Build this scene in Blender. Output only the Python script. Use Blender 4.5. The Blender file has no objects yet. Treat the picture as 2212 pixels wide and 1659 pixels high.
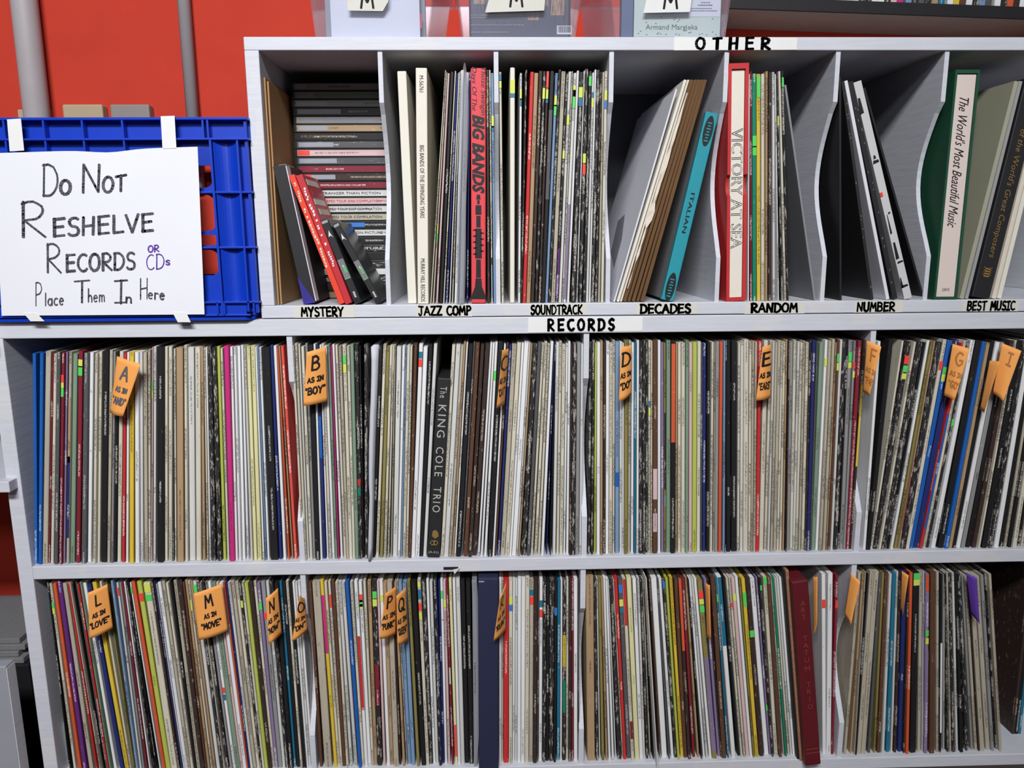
import bpy, bmesh, math, random
from mathutils import Vector, Matrix, Euler
random.seed(7)
SC = bpy.context.scene
COL = SC.collection
PI = math.pi
# ------------------------------------------------------------------ camera, light, exposure
W, H = 2212, 1659
Z0 = 0.80                       # height of the top of the lower shelf unit above the floor
FPX = 1687.4
CAM = Vector((-0.1651, -1.1087, 0.1121 + Z0))
ROT = Euler((1.3844, 0.0064, -0.0291), 'XYZ')
cd = bpy.data.cameras.new('camera')
cam = bpy.data.objects.new('camera', cd); COL.objects.link(cam)
cam.location = CAM; cam.rotation_euler = ROT
cd.sensor_width = 36.0; cd.lens = FPX / W * 36.0; cd.clip_start = 0.02
SC.camera = cam
SC.view_settings.view_transform = 'Standard'; SC.view_settings.look = 'None'
SC.view_settings.gamma = 1.0; SC.view_settings.exposure = 0.0
SC.view_settings.use_curve_mapping = False
wd = bpy.data.worlds.new('world'); SC.world = wd; wd.use_nodes = True
wd.node_tree.nodes['Background'].inputs[0].default_value = (0.80, 0.86, 1.0, 1)
wd.node_tree.nodes['Background'].inputs[1].default_value = 0.05

def area(name, loc, target, sx, sy, power, col, spread=180):
    l = bpy.data.lights.new(name, 'AREA'); l.shape = 'RECTANGLE'; l.size = sx; l.size_y = sy
    l.energy = power; l.color = col; l.spread = math.radians(spread)      # a narrowed spread is chosen to dim the lower right
    o = bpy.data.objects.new(name, l); COL.objects.link(o); o.location = loc
    o.rotation_euler = (Vector(target) - Vector(loc)).to_track_quat('-Z', 'Y').to_euler()
    return o
area('ceiling_tube_light', (-0.42, -2.25, 2.52), (-0.42, 0.0, 0.76), 1.2, 0.30, 31, (0.975, 0.98, 1.0), 100)
area('far_fill_light', (-0.6, -3.7, 2.52), (-0.2, 0.0, 0.6), 1.2, 0.30, 20, (0.95, 0.97, 1.0))  # added fill lamp, no known fitting; evens out the light

# ------------------------------------------------------------------ photograph rays -> points in the place
RM = ROT.to_matrix()
def ray(px, py):
    return RM @ Vector(((px - W / 2) / FPX, -(py - H / 2) / FPX, -1.0))
def at(px, py, y=0.0):
    d = ray(px, py); t = (y - CAM.y) / d.y
    return CAM + d * t
def x_at(px, y, z):
    u = (px - W / 2) / FPX
    q = RM.col[0] + u * RM.col[2]
    # q . (P - CAM) = 0
    return CAM.x - (q.y * (y - CAM.y) + q.z * (z - CAM.z)) / q.x

# levels
T1, T2, U0, M1, M2 = [Z0 + v for v in (0.374, 0.357, 0.0188, 0.0, -0.0241)]
S1, S2, B1 = [Z0 + v for v in (-0.3645, -0.3849, -0.7167)]
L0X = -0.8485; L1X = at(36, 1215).x
V0X = -0.4673; V1X = at(545, 380).x
DX = [-0.3108, -0.1558, 0.0, 0.1564, 0.309, 0.4591, 0.612]
LDX = [-0.4542, -0.0305, 0.3873]
DEPTH = 0.335
XR_UP, XR_LO = 0.772, 0.812
WALLY = 0.375

# ------------------------------------------------------------------ materials
def s2l(c):
    c = c / 255.0
    return c / 12.92 if c <= 0.04045 else ((c + 0.055) / 1.055) ** 2.4
def lin(c, k=1.0):
    return (s2l(c[0]) * k, s2l(c[1]) * k, s2l(c[2]) * k, 1)
class NT:
    def __init__(s, name):
        s.m = bpy.data.materials.new(name); s.m.use_nodes = True
        s.t = s.m.node_tree; s.b = s.t.nodes['Principled BSDF']
    def n(s, typ, **kw):
        nd = s.t.nodes.new(typ)
        for k, v in kw.items():
            if k.startswith('i_'):
                key = k[2:]; nd.inputs[int(key) if key.isdigit() else key].default_value = v
            else: setattr(nd, k, v)
        return nd
    def l(s, a, b): s.t.links.new(a, b)
    def math(s, op, a, b=None, clamp=False):
        nd = s.n('ShaderNodeMath', operation=op); nd.use_clamp = clamp
        for i, v in enumerate((a, b)):
            if v is None: continue
            if isinstance(v, (int, float)): nd.inputs[i].default_value = v
            else: s.l(v, nd.inputs[i])
        return nd.outputs[0]
    def mfac(s, facing, milk):
        return s.math('ADD', s.math('MULTIPLY', facing, 3.2 * milk), milk * .45, True)
    def mix(s, f, a, b):
        nd = s.n('ShaderNodeMix', data_type='RGBA')
        for i, v in ((0, f), (6, a), (7, b)):
            if isinstance(v, (int, float, tuple)): nd.inputs[i].default_value = v
            else: s.l(v, nd.inputs[i])
        return nd.outputs[2]
def M_plain(name, col, rough=0.6, var=0.12, scale=60, bump=0.0, spec=0.4, stretch=(1, 1, 1), metal=0.0):
    N = NT(name)
    tc = N.n('ShaderNodeTexCoord'); mp = N.n('ShaderNodeMapping'); mp.inputs['Scale'].default_value = stretch
    N.l(tc.outputs['Object'], mp.inputs[0])
    nz = N.n('ShaderNodeTexNoise', i_Scale=scale, i_Detail=5.0); N.l(mp.outputs[0], nz.inputs['Vector'])
    c = lin(col); f = N.math('MULTIPLY', nz.outputs['Fac'], 1.0)
    lo = tuple(v * (1 - var) for v in c[:3]) + (1,); hi = tuple(min(1, v * (1 + var)) for v in c[:3]) + (1,)
    N.l(N.mix(f, lo, hi), N.b.inputs['Base Color'])
    N.b.inputs['Roughness'].default_value = rough; N.b.inputs['Specular IOR Level'].default_value = spec
    N.b.inputs['Metallic'].default_value = metal
    if bump:
        bp = N.n('ShaderNodeBump', i_Strength=bump, i_Distance=0.001); N.l(nz.outputs['Fac'], bp.inputs['Height']); N.l(bp.outputs[0], N.b.inputs['Normal'])
    return N.m
def M_paint(name='painted_board_grey', col=(201, 203, 211)):
    N = NT(name)
    tc = N.n('ShaderNodeTexCoord'); mp = N.n('ShaderNodeMapping'); mp.inputs['Scale'].default_value = (5, 5, 60)
    N.l(tc.outputs['Object'], mp.inputs[0])
    st = N.n('ShaderNodeTexNoise', i_Scale=3.0, i_Detail=6.0, i_Roughness=0.65); N.l(mp.outputs[0], st.inputs['Vector'])
    bl = N.n('ShaderNodeTexNoise', i_Scale=9.0, i_Detail=3.0); N.l(tc.outputs['Object'], bl.inputs['Vector'])
    chip = N.n('ShaderNodeTexNoise', i_Scale=26.0, i_Detail=8.0, i_Roughness=0.7); N.l(tc.outputs['Object'], chip.inputs['Vector'])
    c = lin(col)
    a = N.mix(st.outputs['Fac'], tuple(v * .84 for v in c[:3]) + (1,), tuple(min(1, v * 1.13) for v in c[:3]) + (1,))
    w = N.math('MULTIPLY', N.math('GREATER_THAN', bl.outputs['Fac'], 0.60), 0.18)
    a = N.mix(w, a, lin((222, 217, 205)))
    cm = N.math('GREATER_THAN', chip.outputs['Fac'], 0.735)
    a = N.mix(N.math('MULTIPLY', cm, 0.7), a, lin((176, 140, 112)))
    N.l(a, N.b.inputs['Base Color'])
    N.b.inputs['Roughness'].default_value = 0.55
    bp = N.n('ShaderNodeBump', i_Strength=0.35, i_Distance=0.0008); N.l(st.outputs['Fac'], bp.inputs['Height']); N.l(bp.outputs[0], N.b.inputs['Normal'])
    return N.m
def M_spine(name, col, tcol, tamt, wcol, wear):
    """card sleeve: printed lines of small type down the spine, scuffs, uneven print; UV is metres across / along the spine"""
    N = NT(name)
    uv = N.n('ShaderNodeUVMap', uv_map='UVMap'); sp = N.n('ShaderNodeSeparateXYZ'); N.l(uv.outputs[0], sp.inputs[0])
    u, v = sp.outputs[0], sp.outputs[1]
    def noise(su, sv, detail=2.0, off=0.0, rough=0.5):
        cb = N.n('ShaderNodeCombineXYZ'); N.l(N.math('MULTIPLY', u, su), cb.inputs[0]); N.l(N.math('MULTIPLY', v, sv), cb.inputs[1]); cb.inputs[2].default_value = off
        nz = N.n('ShaderNodeTexNoise', i_Scale=1.0, i_Detail=detail, i_Roughness=rough); N.l(cb.outputs[0], nz.inputs['Vector'])
        return nz.outputs['Fac']
    c = lin(col)
    base = N.mix(noise(120, 9, 4, 3.3), tuple(x * .80 for x in c[:3]) + (1,), tuple(min(.86, x * 1.16) for x in c[:3]) + (1,))
    glyph = N.math('GREATER_THAN', noise(1050, 820, 0.0, 1.7), 0.49)
    pres = N.math('GREATER_THAN', noise(0, 11, 0.0, 9.1), 1.0 - tamt)
    band = N.math('LESS_THAN', N.math('ABSOLUTE', u), 0.00125)
    txt = N.math('MULTIPLY', N.math('MULTIPLY', glyph, pres), N.math('MULTIPLY', band, 0.7))
    base = N.mix(txt, base, lin(tcol))
    wr = N.math('GREATER_THAN', noise(420, 75, 6, 5.5, 0.65), 1.0 - wear)
    base = N.mix(N.math('MULTIPLY', wr, 0.55), base, lin(wcol))
    N.l(base, N.b.inputs['Base Color'])
    N.b.inputs['Roughness'].default_value = 0.55; N.b.inputs['Specular IOR Level'].default_value = 0.3
    return N.m

PAL = {  # code: (colour, type colour, type amount, wear colour, wear, words)
 'W': ((226, 226, 226), (70, 70, 80), .38, (180, 174, 160), .36, 'white'),
 'w': ((203, 203, 200), (60, 60, 66), .42, (150, 140, 125), .38, 'off-white'),
 'C': ((205, 199, 181), (66, 56, 50), .50, (140, 120, 95), .40, 'cream'),
 'c': ((176, 168, 150), (60, 50, 44), .46, (110, 96, 78), .42, 'beige'),
 'T': ((168, 141, 108), (60, 44, 36), .44, (208, 196, 176), .38, 'tan'),
 'G': ((140, 140, 140), (40, 40, 44), .42, (200, 198, 190), .38, 'mid grey'),
 'g': ((84, 84, 86), (190, 190, 190), .40, (176, 172, 164), .38, 'dark grey'),
 'K': ((30, 29, 31), (205, 203, 196), .42, (150, 146, 138), .335, 'black'),
 'k': ((44, 42, 43), (196, 192, 184), .42, (200, 194, 182), .455, 'scuffed black'),
 'N': ((92, 62, 46), (205, 190, 165), .36, (190, 172, 148), .37, 'brown'),
 'n': ((58, 44, 40), (196, 180, 160), .42, (170, 156, 140), .39, 'dark brown'),
 'R': ((196, 48, 48), (235, 220, 210), .44, (222, 206, 196), .34, 'red'),
 'r': ((128, 36, 50), (222, 196, 196), .46, (200, 176, 168), .36, 'maroon'),
 'M': ((196, 44, 122), (130, 20, 80), .36, (222, 150, 180), .33, 'magenta'),
 'P': ((206, 176, 176), (96, 70, 76), .40, (160, 130, 126), .38, 'pale pink'),
 'O': ((205, 88, 52), (250, 226, 205), .36, (225, 196, 170), .35, 'orange'),
 'H': ((224, 84, 76), (246, 222, 216), .44, (236, 180, 168), .33, 'coral red'),
 'Y': ((214, 184, 62), (70, 60, 30), .46, (226, 214, 170), .35, 'yellow'),
 'y': ((214, 210, 160), (120, 118, 60), .44, (190, 186, 150), .36, 'pale yellow'),
 'L': ((176, 188, 84), (60, 70, 30), .40, (214, 216, 170), .36, 'lime green'),
 'E': ((28, 122, 96), (225, 225, 200), .42, (196, 206, 190), .35, 'green'),
 'e': ((122, 146, 124), (50, 60, 52), .42, (190, 196, 180), .38, 'sage green'),
 'B': ((28, 92, 172), (190, 215, 240), .36, (150, 180, 210), .33, 'bright blue'),
 'b': ((36, 46, 104), (205, 210, 225), .40, (170, 172, 186), .35, 'navy blue'),
 'S': ((118, 146, 178), (38, 50, 80), .42, (200, 206, 212), .38, 'steel blue'),
 'V': ((132, 116, 150), (230, 226, 236), .40, (190, 180, 196), .38, 'lilac'),
 'v': ((96, 44, 120), (226, 200, 232), .44, (170, 140, 180), .34, 'purple'),
 't': ((34, 108, 136), (196, 224, 228), .44, (170, 196, 200), .34, 'teal blue'),
 'D': ((134, 124, 72), (44, 40, 22), .44, (190, 182, 140), .38, 'olive'),
}
PMAT = {}
for k, (c, tc_, ta, wc, we, wn) in PAL.items():
    PMAT[k] = M_spine('sleeve_card_' + wn.replace(' ', '_').replace('-', '_'), c, tc_, ta, wc, we - (.045 if k in 'WwCcPyTLYGeD' else .02))
MT = dict(
 paint=M_paint(), back=M_plain('painted_back_panel', (112, 113, 119), .7, .1, 20),
 wallred=M_plain('red_wall_paint', (194, 62, 46), .8, .10, 14, .1, .15), floor=M_plain('brown_floor', (92, 70, 62), .7, .2, 30),
 blue=M_plain('blue_crate_plastic', (6, 54, 176), .38, .10, 45, .05, .5), paper=M_plain('white_paper', (224, 225, 231), .7, .03, 12),
 tape=M_plain('masking_tape_white', (224, 224, 222), .6, .05, 50), mtape=M_plain('masking_tape_cream', (208, 206, 196), .65, .06, 40),
 ink=M_plain('black_marker_ink', (34, 34, 38), .55, .2, 120), inkgrey=M_plain('grey_marker_ink', (92, 92, 98), .6, .2, 160),
 inkpurple=M_plain('purple_marker_ink', (112, 70, 180), .6, .15, 120), print_=M_plain('black_print', (26, 25, 26), .55, .1, 80),
 silver=M_plain('silver_print', (178, 176, 166), .45, .1, 80), gold=M_plain('gold_foil_print', (134, 106, 60), .4, .15, 80),
 faint=M_plain('dull_gold_print', (124, 62, 44), .5, .1, 80), whitep=M_plain('white_print', (222, 222, 222), .5, .05, 80),
 pipe=M_plain('grey_painted_pipe', (172, 166, 168), .5, .06, 20), plateb=M_plain('beige_plate', (176, 158, 128), .55, .05, 20),
 plateg=M_plain('grey_metal_plate', (142, 134, 130), .45, .06, 30), card=M_plain('orange_index_card', (236, 160, 82), .7, .05, 30),
 cardv=M_plain('purple_index_card', (88, 50, 150), .7, .06, 30), cardb=M_plain('brown_cardboard', (164, 126, 84), .8, .10, 25),
 blackc=M_plain('black_board', (26, 25, 28), .6, .25, 40), greyc=M_plain('grey_card', (150, 150, 150), .7, .08, 30),
 stG=M_plain('green_sticker', (84, 206, 92), .5, .06, 60), stL=M_plain('lime_sticker', (206, 216, 92), .5, .06, 60),
 stR=M_plain('red_sticker', (236, 70, 58), .5, .06, 60), stT=M_plain('teal_sticker', (38, 112, 140), .5, .06, 60), stB=M_plain('blue_sticker', (52, 118, 196), .5, .06, 60),
 salmon=M_plain('red_box_card', (216, 66, 74), .55, .06, 25), slipred=M_plain('red_slipcase_cloth', (190, 44, 46), .6, .10, 60, .1),
 ivory=M_plain('ivory_box_card', (222, 217, 204), .65, .05, 25), pinkish=M_plain('pale_pink_board', (214, 198, 190), .65, .05, 25),
 slipgreen=M_plain('green_slipcase_cloth', (24, 74, 52), .6, .12, 60, .1), teal=M_plain('teal_spine_cloth', (32, 142, 156), .6, .10, 80, .1),
 greycloth=M_plain('grey_book_cloth', (118, 118, 120), .75, .12, 90, .1), navy=M_plain('navy_box_cloth', (34, 38, 68), .7, .10, 70, .1),
 maroon=M_plain('maroon_box_leather', (92, 22, 30), .5, .14, 50, .1), blackbox=M_plain('black_box_paper', (34, 34, 36), .55, .12, 60),
 leather=M_plain('speckled_tan_leather', (150, 108, 82), .6, .45, 160, .3), torn=M_plain('torn_paper', (214, 204, 188), .8, .10, 60, .3),
 brownslv=M_plain('brown_kraft_sleeve', (104, 76, 50), .8, .22, 70, .2, .2, (1, 1, .3)), plast=None,
 cdred=M_plain('red_book_cover', (188, 50, 58), .4, .12, 40), cdor=M_plain('orange_red_book_cover', (226, 72, 50), .4, .06, 40),
 dvdk=M_plain('black_case_plastic', (42, 44, 46), .28, .1, 40), bluev=M_plain('violet_blue_print', (48, 40, 128), .5, .06, 40),
 whiteface=M_plain('white_sleeve_face', (214, 214, 220), .6, .05, 15), greyface=M_plain('grey_sleeve_face', (128, 130, 134), .6, .05, 15),
 olivecover=M_plain('pale_olive_cover', (158, 157, 136), .65, .06, 15), brownboard=M_plain('brown_underside_board', (142, 136, 124), .7, .15, 18),
 palegrey=M_plain('pale_grey_board', (196, 195, 196), .6, .06, 30), inkfaint=M_plain('faded_brown_ink', (176, 112, 58), .7, .1, 60), softpaper=M_plain('soft_grey_paper', (192, 194, 202), .7, .06, 20),
 dim=M_plain('dull_grey_paint', (150, 152, 160), .6, .1, 20),
)
def M_clear(name, tint=(0.93, 0.94, 0.97), milk=0.13):
    N = NT(name); N.t.nodes.remove(N.b)
    out = N.t.nodes['Material Output']
    tr = N.n('ShaderNodeBsdfTransparent', i_0=tint + (1,)); df = N.n('ShaderNodeBsdfDiffuse', i_0=(.60, .60, .66, 1))
    gl = N.n('ShaderNodeBsdfGlossy', i_0=(1, 1, 1, 1), i_1=0.12); lw = N.n('ShaderNodeLayerWeight', i_0=.3)
    m1 = N.n('ShaderNodeMixShader', i_0=milk); m2 = N.n('ShaderNodeMixShader')
    N.l(tr.outputs[0], m1.inputs[1]); N.l(df.outputs[0], m1.inputs[2])
    N.l(N.math('MULTIPLY', lw.outputs['Fresnel'], 0.22), m2.inputs[0]); N.l(N.mfac(lw.outputs['Facing'], milk), m1.inputs[0]); N.l(m1.outputs[0], m2.inputs[1]); N.l(gl.outputs[0], m2.inputs[2])
    N.l(m2.outputs[0], out.inputs['Surface'])
    return N.m
MT['clear'] = M_clear('clear_bin_plastic')
MT['film'] = M_clear('clear_sleeve_film', (0.9, .92, .94), .26)

# ------------------------------------------------------------------ mesh helpers
def link(name, bm, mats, parent=None, loc=None, rot=None, smooth=False):
    bmesh.ops.recalc_face_normals(bm, faces=bm.faces)
    me = bpy.data.meshes.new(name); bm.to_mesh(me); bm.free()
    if not isinstance(mats, (list, tuple)): mats = [mats]
    for m in mats: me.materials.append(m)
    if smooth:
        for p in me.polygons: p.use_smooth = True
    o = bpy.data.objects.new(name, me); COL.objects.link(o)
    if parent: o.parent = parent
    if loc is not None: o.location = loc
    if rot is not None: o.rotation_euler = rot
    return o
def tag(o, label=None, cat=None, group=None, kind=None):
    if label: o['label'] = label
    if cat: o['category'] = cat
    if group: o['group'] = group
    if kind: o['kind'] = kind
    return o
def empty(name, loc, label, cat, group=None, rot=(0, 0, 0)):
    o = bpy.data.objects.new(name, None); COL.objects.link(o); o.empty_display_size = .02
    o.location = loc; o.rotation_euler = rot
    return tag(o, label, cat, group)
def box(bm, x0, x1, y0, y1, z0, z1, mi=0, bev=0.0):
    vs = [bm.verts.new((x, y, z)) for x in (x0, x1) for y in (y0, y1) for z in (z0, z1)]
    fs = []
    for idx in ((0, 1, 3, 2), (4, 6, 7, 5), (0, 4, 5, 1), (2, 3, 7, 6), (0, 2, 6, 4), (1, 5, 7, 3)):
        f = bm.faces.new([vs[i] for i in idx]); f.material_index = mi; fs.append(f)
    if bev:
        bmesh.ops.recalc_face_normals(bm, faces=fs)
        es = list({e for f in fs for e in f.edges})
        bmesh.ops.bevel(bm, geom=es, offset=bev, segments=2, affect='EDGES', profile=.5)
def prism(bm, pts, axis, a0, a1, mi=0):
    """polygon pts extruded along axis ('x','y','z') from a0 to a1"""
    def P(p, a):
        return {'x': (a, p[0], p[1]), 'y': (p[0], a, p[1]), 'z': (p[0], p[1], a)}[axis]
    A = [bm.verts.new(P(p, a0)) for p in pts]; B = [bm.verts.new(P(p, a1)) for p in pts]
    n = len(pts)
    fs = [bm.faces.new(A), bm.faces.new(list(reversed(B)))]
    for i in range(n): fs.append(bm.faces.new((A[i], B[i], B[(i + 1) % n], A[(i + 1) % n])))
    for f in fs: f.material_index = mi
def cyl(bm, p0, p1, r, n=20, mi=0):
    p0, p1 = Vector(p0), Vector(p1); d = (p1 - p0).normalized()
    a = d.orthogonal().normalized(); b = d.cross(a)
    A = [bm.verts.new(p0 + r * (a * math.cos(2 * PI * i / n) + b * math.sin(2 * PI * i / n))) for i in range(n)]
    B = [bm.verts.new(p1 + r * (a * math.cos(2 * PI * i / n) + b * math.sin(2 * PI * i / n))) for i in range(n)]
    for i in range(n): bm.faces.new((A[i], A[(i + 1) % n], B[(i + 1) % n], B[i])).material_index = mi
    bm.faces.new(A).material_index = mi; bm.faces.new(B).material_index = mi
def bx(name, mat, x0, x1, y0, y1, z0, z1, parent=None, bev=0.0, loc=None, rot=None):
    bm = bmesh.new(); box(bm, x0, x1, y0, y1, z0, z1, 0, bev)
    return link(name, bm, mat, parent, loc, rot)

# ------------------------------------------------------------------ handwriting (own strokes) and printed type
def arc(cx, cy, rx, ry, a0, a1, n=9):
    return [(cx + rx * math.cos(math.radians(a0 + (a1 - a0) * i / (n - 1))), cy + ry * math.sin(math.radians(a0 + (a1 - a0) * i / (n - 1)))) for i in range(n)]
G = {
 'A': (.62, [[(0, 0), (.3, 1), (.6, 0)], [(.12, .36), (.5, .36)]]),
 'B': (.56, [[(.02, 0), (.04, 1)], [(.04, 1)] + arc(.22, .77, .26, .23, 90, -90) + [(.05, .53)], [(.05, .53)] + arc(.24, .26, .3, .26, 90, -90) + [(.02, 0)]]),
 'C': (.56, [[(.52, .93)] + arc(.36, .5, .34, .5, 80, 290, 12) + [(.56, .12)]]),
 'D': (.58, [[(.04, 0), (.05, 1)], [(0, .98)] + arc(.18, .5, .4, .5, 85, -85, 12) + [(.02, .0)]]),
 'E': (.52, [[(.06, 0), (.05, 1)], [(.03, .98), (.5, 1)], [(.05, .53), (.44, .55)], [(.05, .02), (.5, .04)]]),
 'H': (.56, [[(.04, 0), (.05, 1)], [(.5, 0), (.52, 1)], [(.04, .48), (.52, .53)]]),
 'I': (.4, [[(.2, 0), (.22, 1)], [(0, .96), (.42, 1)], [(0, .02), (.4, .03)]]),
 'J': (.5, [[(0, 1), (.5, 1)], [(.3, 1), (.28, .2)] + arc(.14, .18, .14, .18, 0, -170, 7)]),
 'K': (.54, [[(.04, 0), (.05, 1)], [(.5, 1), (.07, .45), (.54, 0)]]),
 'L': (.46, [[(.05, 1), (.06, .03), (.48, .06)]]),
 'M': (.7, [[(.02, 0), (.1, 1), (.34, .35), (.58, 1), (.68, 0)]]),
 'N': (.6, [[(.03, 0), (.05, 1), (.52, .02), (.55, 1)]]),
 'O': (.6, [arc(.3, .5, .29, .5, 95, 460, 17)]),
 'P': (.5, [[(.05, 0), (.05, 1)], [(.03, .98)] + arc(.2, .74, .28, .26, 90, -90) + [(.05, .46)]]),
 'Q': (.6, [arc(.3, .5, .29, .5, 95, 460, 17), [(.34, .24), (.62, -.08)]]),
 'R': (.56, [[(.05, 0), (.05, 1)], [(.02, .94)] + arc(.2, .75, .3, .26, 100, -90) + [(.07, .47), (.56, 0)]]),
 'S': (.5, [arc(.28, .76, .22, .24, 40, 250, 9) + arc(.25, .25, .24, .26, 70, -150, 10)]),
 'T': (.56, [[(.28, 0), (.29, 1)], [(0, .97), (.58, 1)]]),
 'U': (.58, [[(.03, 1), (.04, .3)] + arc(.28, .28, .24, .28, 180, 360, 8) + [(.54, 1)]]),
 'V': (.56, [[(0, 1), (.28, 0), (.56, 1)]]),
 'W': (.8, [[(0, 1), (.2, 0), (.4, .7), (.6, 0), (.8, 1)]]),
 'X': (.54, [[(0, 0), (.54, 1)], [(0, 1), (.54, 0)]]),
 'Y': (.56, [[(0, 1), (.28, .5), (.56, 1)], [(.28, .5), (.24, 0)]]),
 'Z': (.54, [[(.02, 1), (.52, .98), (.02, .03), (.56, .02)]]),
 'F': (.5, [[(.05, 0), (.05, 1)], [(.03, .98), (.5, 1)], [(.05, .53), (.42, .55)]]),
 'G': (.6, [[(.54, .88)] + arc(.34, .5, .33, .5, 60, 330, 12) + [(.62, .44), (.36, .44)]]),
 'a': (.44, [arc(.2, .25, .2, .25, 60, 400, 10), [(.4, .5), (.42, 0)]]),
 'c': (.38, [arc(.24, .25, .22, .26, 60, 300, 9)]),
 'e': (.42, [[(.04, .26), (.38, .3)] + arc(.21, .25, .19, .25, 20, 310, 9)]),
 'h': (.42, [[(.04, 0), (.05, 1)], [(.05, .3)] + arc(.22, .32, .16, .18, 160, 0, 6) + [(.4, 0)]]),
 'l': (.14, [[(.06, 0), (.07, .95)]]),
 'm': (.58, [[(.03, 0), (.04, .5)], [(.04, .34)] + arc(.16, .34, .12, .16, 170, 0, 5) + [(.28, 0)], [(.28, .34)] + arc(.41, .34, .12, .16, 170, 0, 5) + [(.54, 0)]]),
 'n': (.42, [[(.03, 0), (.04, .5)], [(.04, .3)] + arc(.21, .32, .16, .18, 165, 0, 6) + [(.39, 0)]]),
 'o': (.42, [arc(.2, .25, .19, .25, 90, 450, 11)]),
 'r': (.34, [[(.04, 0), (.05, .5)], [(.05, .3)] + arc(.22, .3, .16, .19, 160, 40, 5)]),
 's': (.34, [arc(.18, .38, .14, .12, 40, 240, 6) + arc(.16, .13, .15, .13, 70, -150, 7)]),
 't': (.34, [[(.16, .8), (.17, 0), (.3, .03)], [(0, .55), (.34, .57)]]),
 'u': (.42, [[(.04, .5), (.05, .18)] + arc(.2, .17, .15, .17, 180, 350, 6) + [(.38, .5)], [(.38, .5), (.4, 0)]]),
 'v': (.38, [[(0, .5), (.18, 0), (.38, .5)]]),
 'w': (.56, [[(0, .5), (.14, 0), (.28, .4), (.42, 0), (.56, .5)]]),
 'y': (.4, [[(.02, .5), (.2, .06)], [(.4, .5), (.1, -.3)]]),
 'd': (.44, [arc(.2, .25, .2, .25, 60, 400, 10), [(.41, .95), (.42, 0)]]),
 '"': (.22, [[(.04, 1), (.03, .82)], [(.15, 1), (.14, .82)]]),
 ' ': (.34, []),
}
def strokes(bm, text, mapf, size, sw, jit=0.03, gap=.16, seed=1, thick=0.0):
    """flat marker strokes; mapf(u, v) -> 3D point and frame; u,v in metres along and above the baseline. returns width"""
    rnd = random.Random(seed); x = 0.0
    for ch in text:
        if ch.startswith('^'): continue
        w, pl = G.get(ch, (.3, []))
        for st in pl:
            pts = [(x + (px_ + rnd.uniform(-jit, jit) * .5) * size, (py_ + rnd.uniform(-jit, jit)) * size) for px_, py_ in st]
            ribbon(bm, pts, mapf, sw * rnd.uniform(.85, 1.15))
        x += (w + gap) * size
    return x
def ribbon(bm, pts, mapf, sw):
    fine = [pts[0]]
    for p, q_ in zip(pts, pts[1:]):
        k = max(1, int(math.hypot(q_[0] - p[0], q_[1] - p[1]) / (sw * .6)))
        fine += [(p[0] + (q_[0] - p[0]) * i / k, p[1] + (q_[1] - p[1]) * i / k) for i in range(1, k + 1)]
    pts = fine
    for i in range(len(pts) - 1):
        a, b = Vector(pts[i]), Vector(pts[i + 1]); d = b - a
        if d.length < 1e-7: continue
        d.normalize(); n = Vector((-d.y, d.x)) * sw / 2; e = d * min(sw * .3, (b - a).length * .5)
        q = [a - e + n, a - e - n, b + e - n, b + e + n]
        bm.faces.new([bm.verts.new(mapf(p.x, p.y)) for p in q])
    for p in (pts[0], pts[-1]):
        bm.faces.new([bm.verts.new(mapf(p[0] + sw * .5 * math.cos(k * PI / 4), p[1] + sw * .5 * math.sin(k * PI / 4))) for k in range(8)])
def text_width(text, size, gap=.16):
    return sum(G.get(c, (.3, []))[0] + gap for c in text) * size - gap * size
def write(name, lines, mapf, mat, parent, seed=1, gap=.16):
    """lines: (text, u0, v0, size, stroke)  -> one lettering mesh"""
    bm = bmesh.new()
    for i, (t, u0, v0, size, sw) in enumerate(lines):
        strokes(bm, t, lambda a, b, u0=u0, v0=v0: mapf(u0 + a, v0 + b), size, sw, gap=gap, seed=seed + i)
    return link(name, bm, mat, parent)
def printed(name, text, mat, parent, loc, rot, length=None, height=None, shear=0.0, bold=0.0, outline=0.0, spacing=1.0):
    """printed type, laid flat; built-in typeface turned into a mesh. text runs along local +x, faces local +z; centred"""
    cu = bpy.data.curves.new('type', 'FONT'); cu.body = text; cu.align_x = 'CENTER'; cu.align_y = 'CENTER'
    cu.shear = shear; cu.space_character = spacing; cu.resolution_u = 2
    if outline:
        cu.fill_mode = 'NONE'; cu.bevel_depth = outline; cu.bevel_resolution = 0
    else:
        cu.offset = bold; cu.extrude = 0.0
    tmp = bpy.data.objects.new('type', cu); COL.objects.link(tmp)
    dg = bpy.context.evaluated_depsgraph_get()
    me = bpy.data.meshes.new_from_object(tmp.evaluated_get(dg)); me.name = name
    bpy.data.objects.remove(tmp); bpy.data.curves.remove(cu)
    xs = [v.co.x for v in me.vertices]; ys = [v.co.y for v in me.vertices]
    cx, cy = (min(xs) + max(xs)) / 2, (min(ys) + max(ys)) / 2
    sx = length / (max(xs) - min(xs)) if length else None
    sy = height / (max(ys) - min(ys)) if height else sx
    if sx is None: sx = sy
    for v in me.vertices:
        v.co.x = (v.co.x - cx) * sx; v.co.y = (v.co.y - cy) * sy; v.co.z *= .2
    me.materials.clear(); me.materials.append(mat)
    o = bpy.data.objects.new(name, me); COL.objects.link(o); o.parent = parent; o.location = loc; o.rotation_euler = rot
    return o
FRONT = (PI / 2, 0, 0)                      # reads left to right on a face towards -y
DOWN = (PI / 2, PI / 2, 0)                  # reads downwards on a spine towards -y

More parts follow.
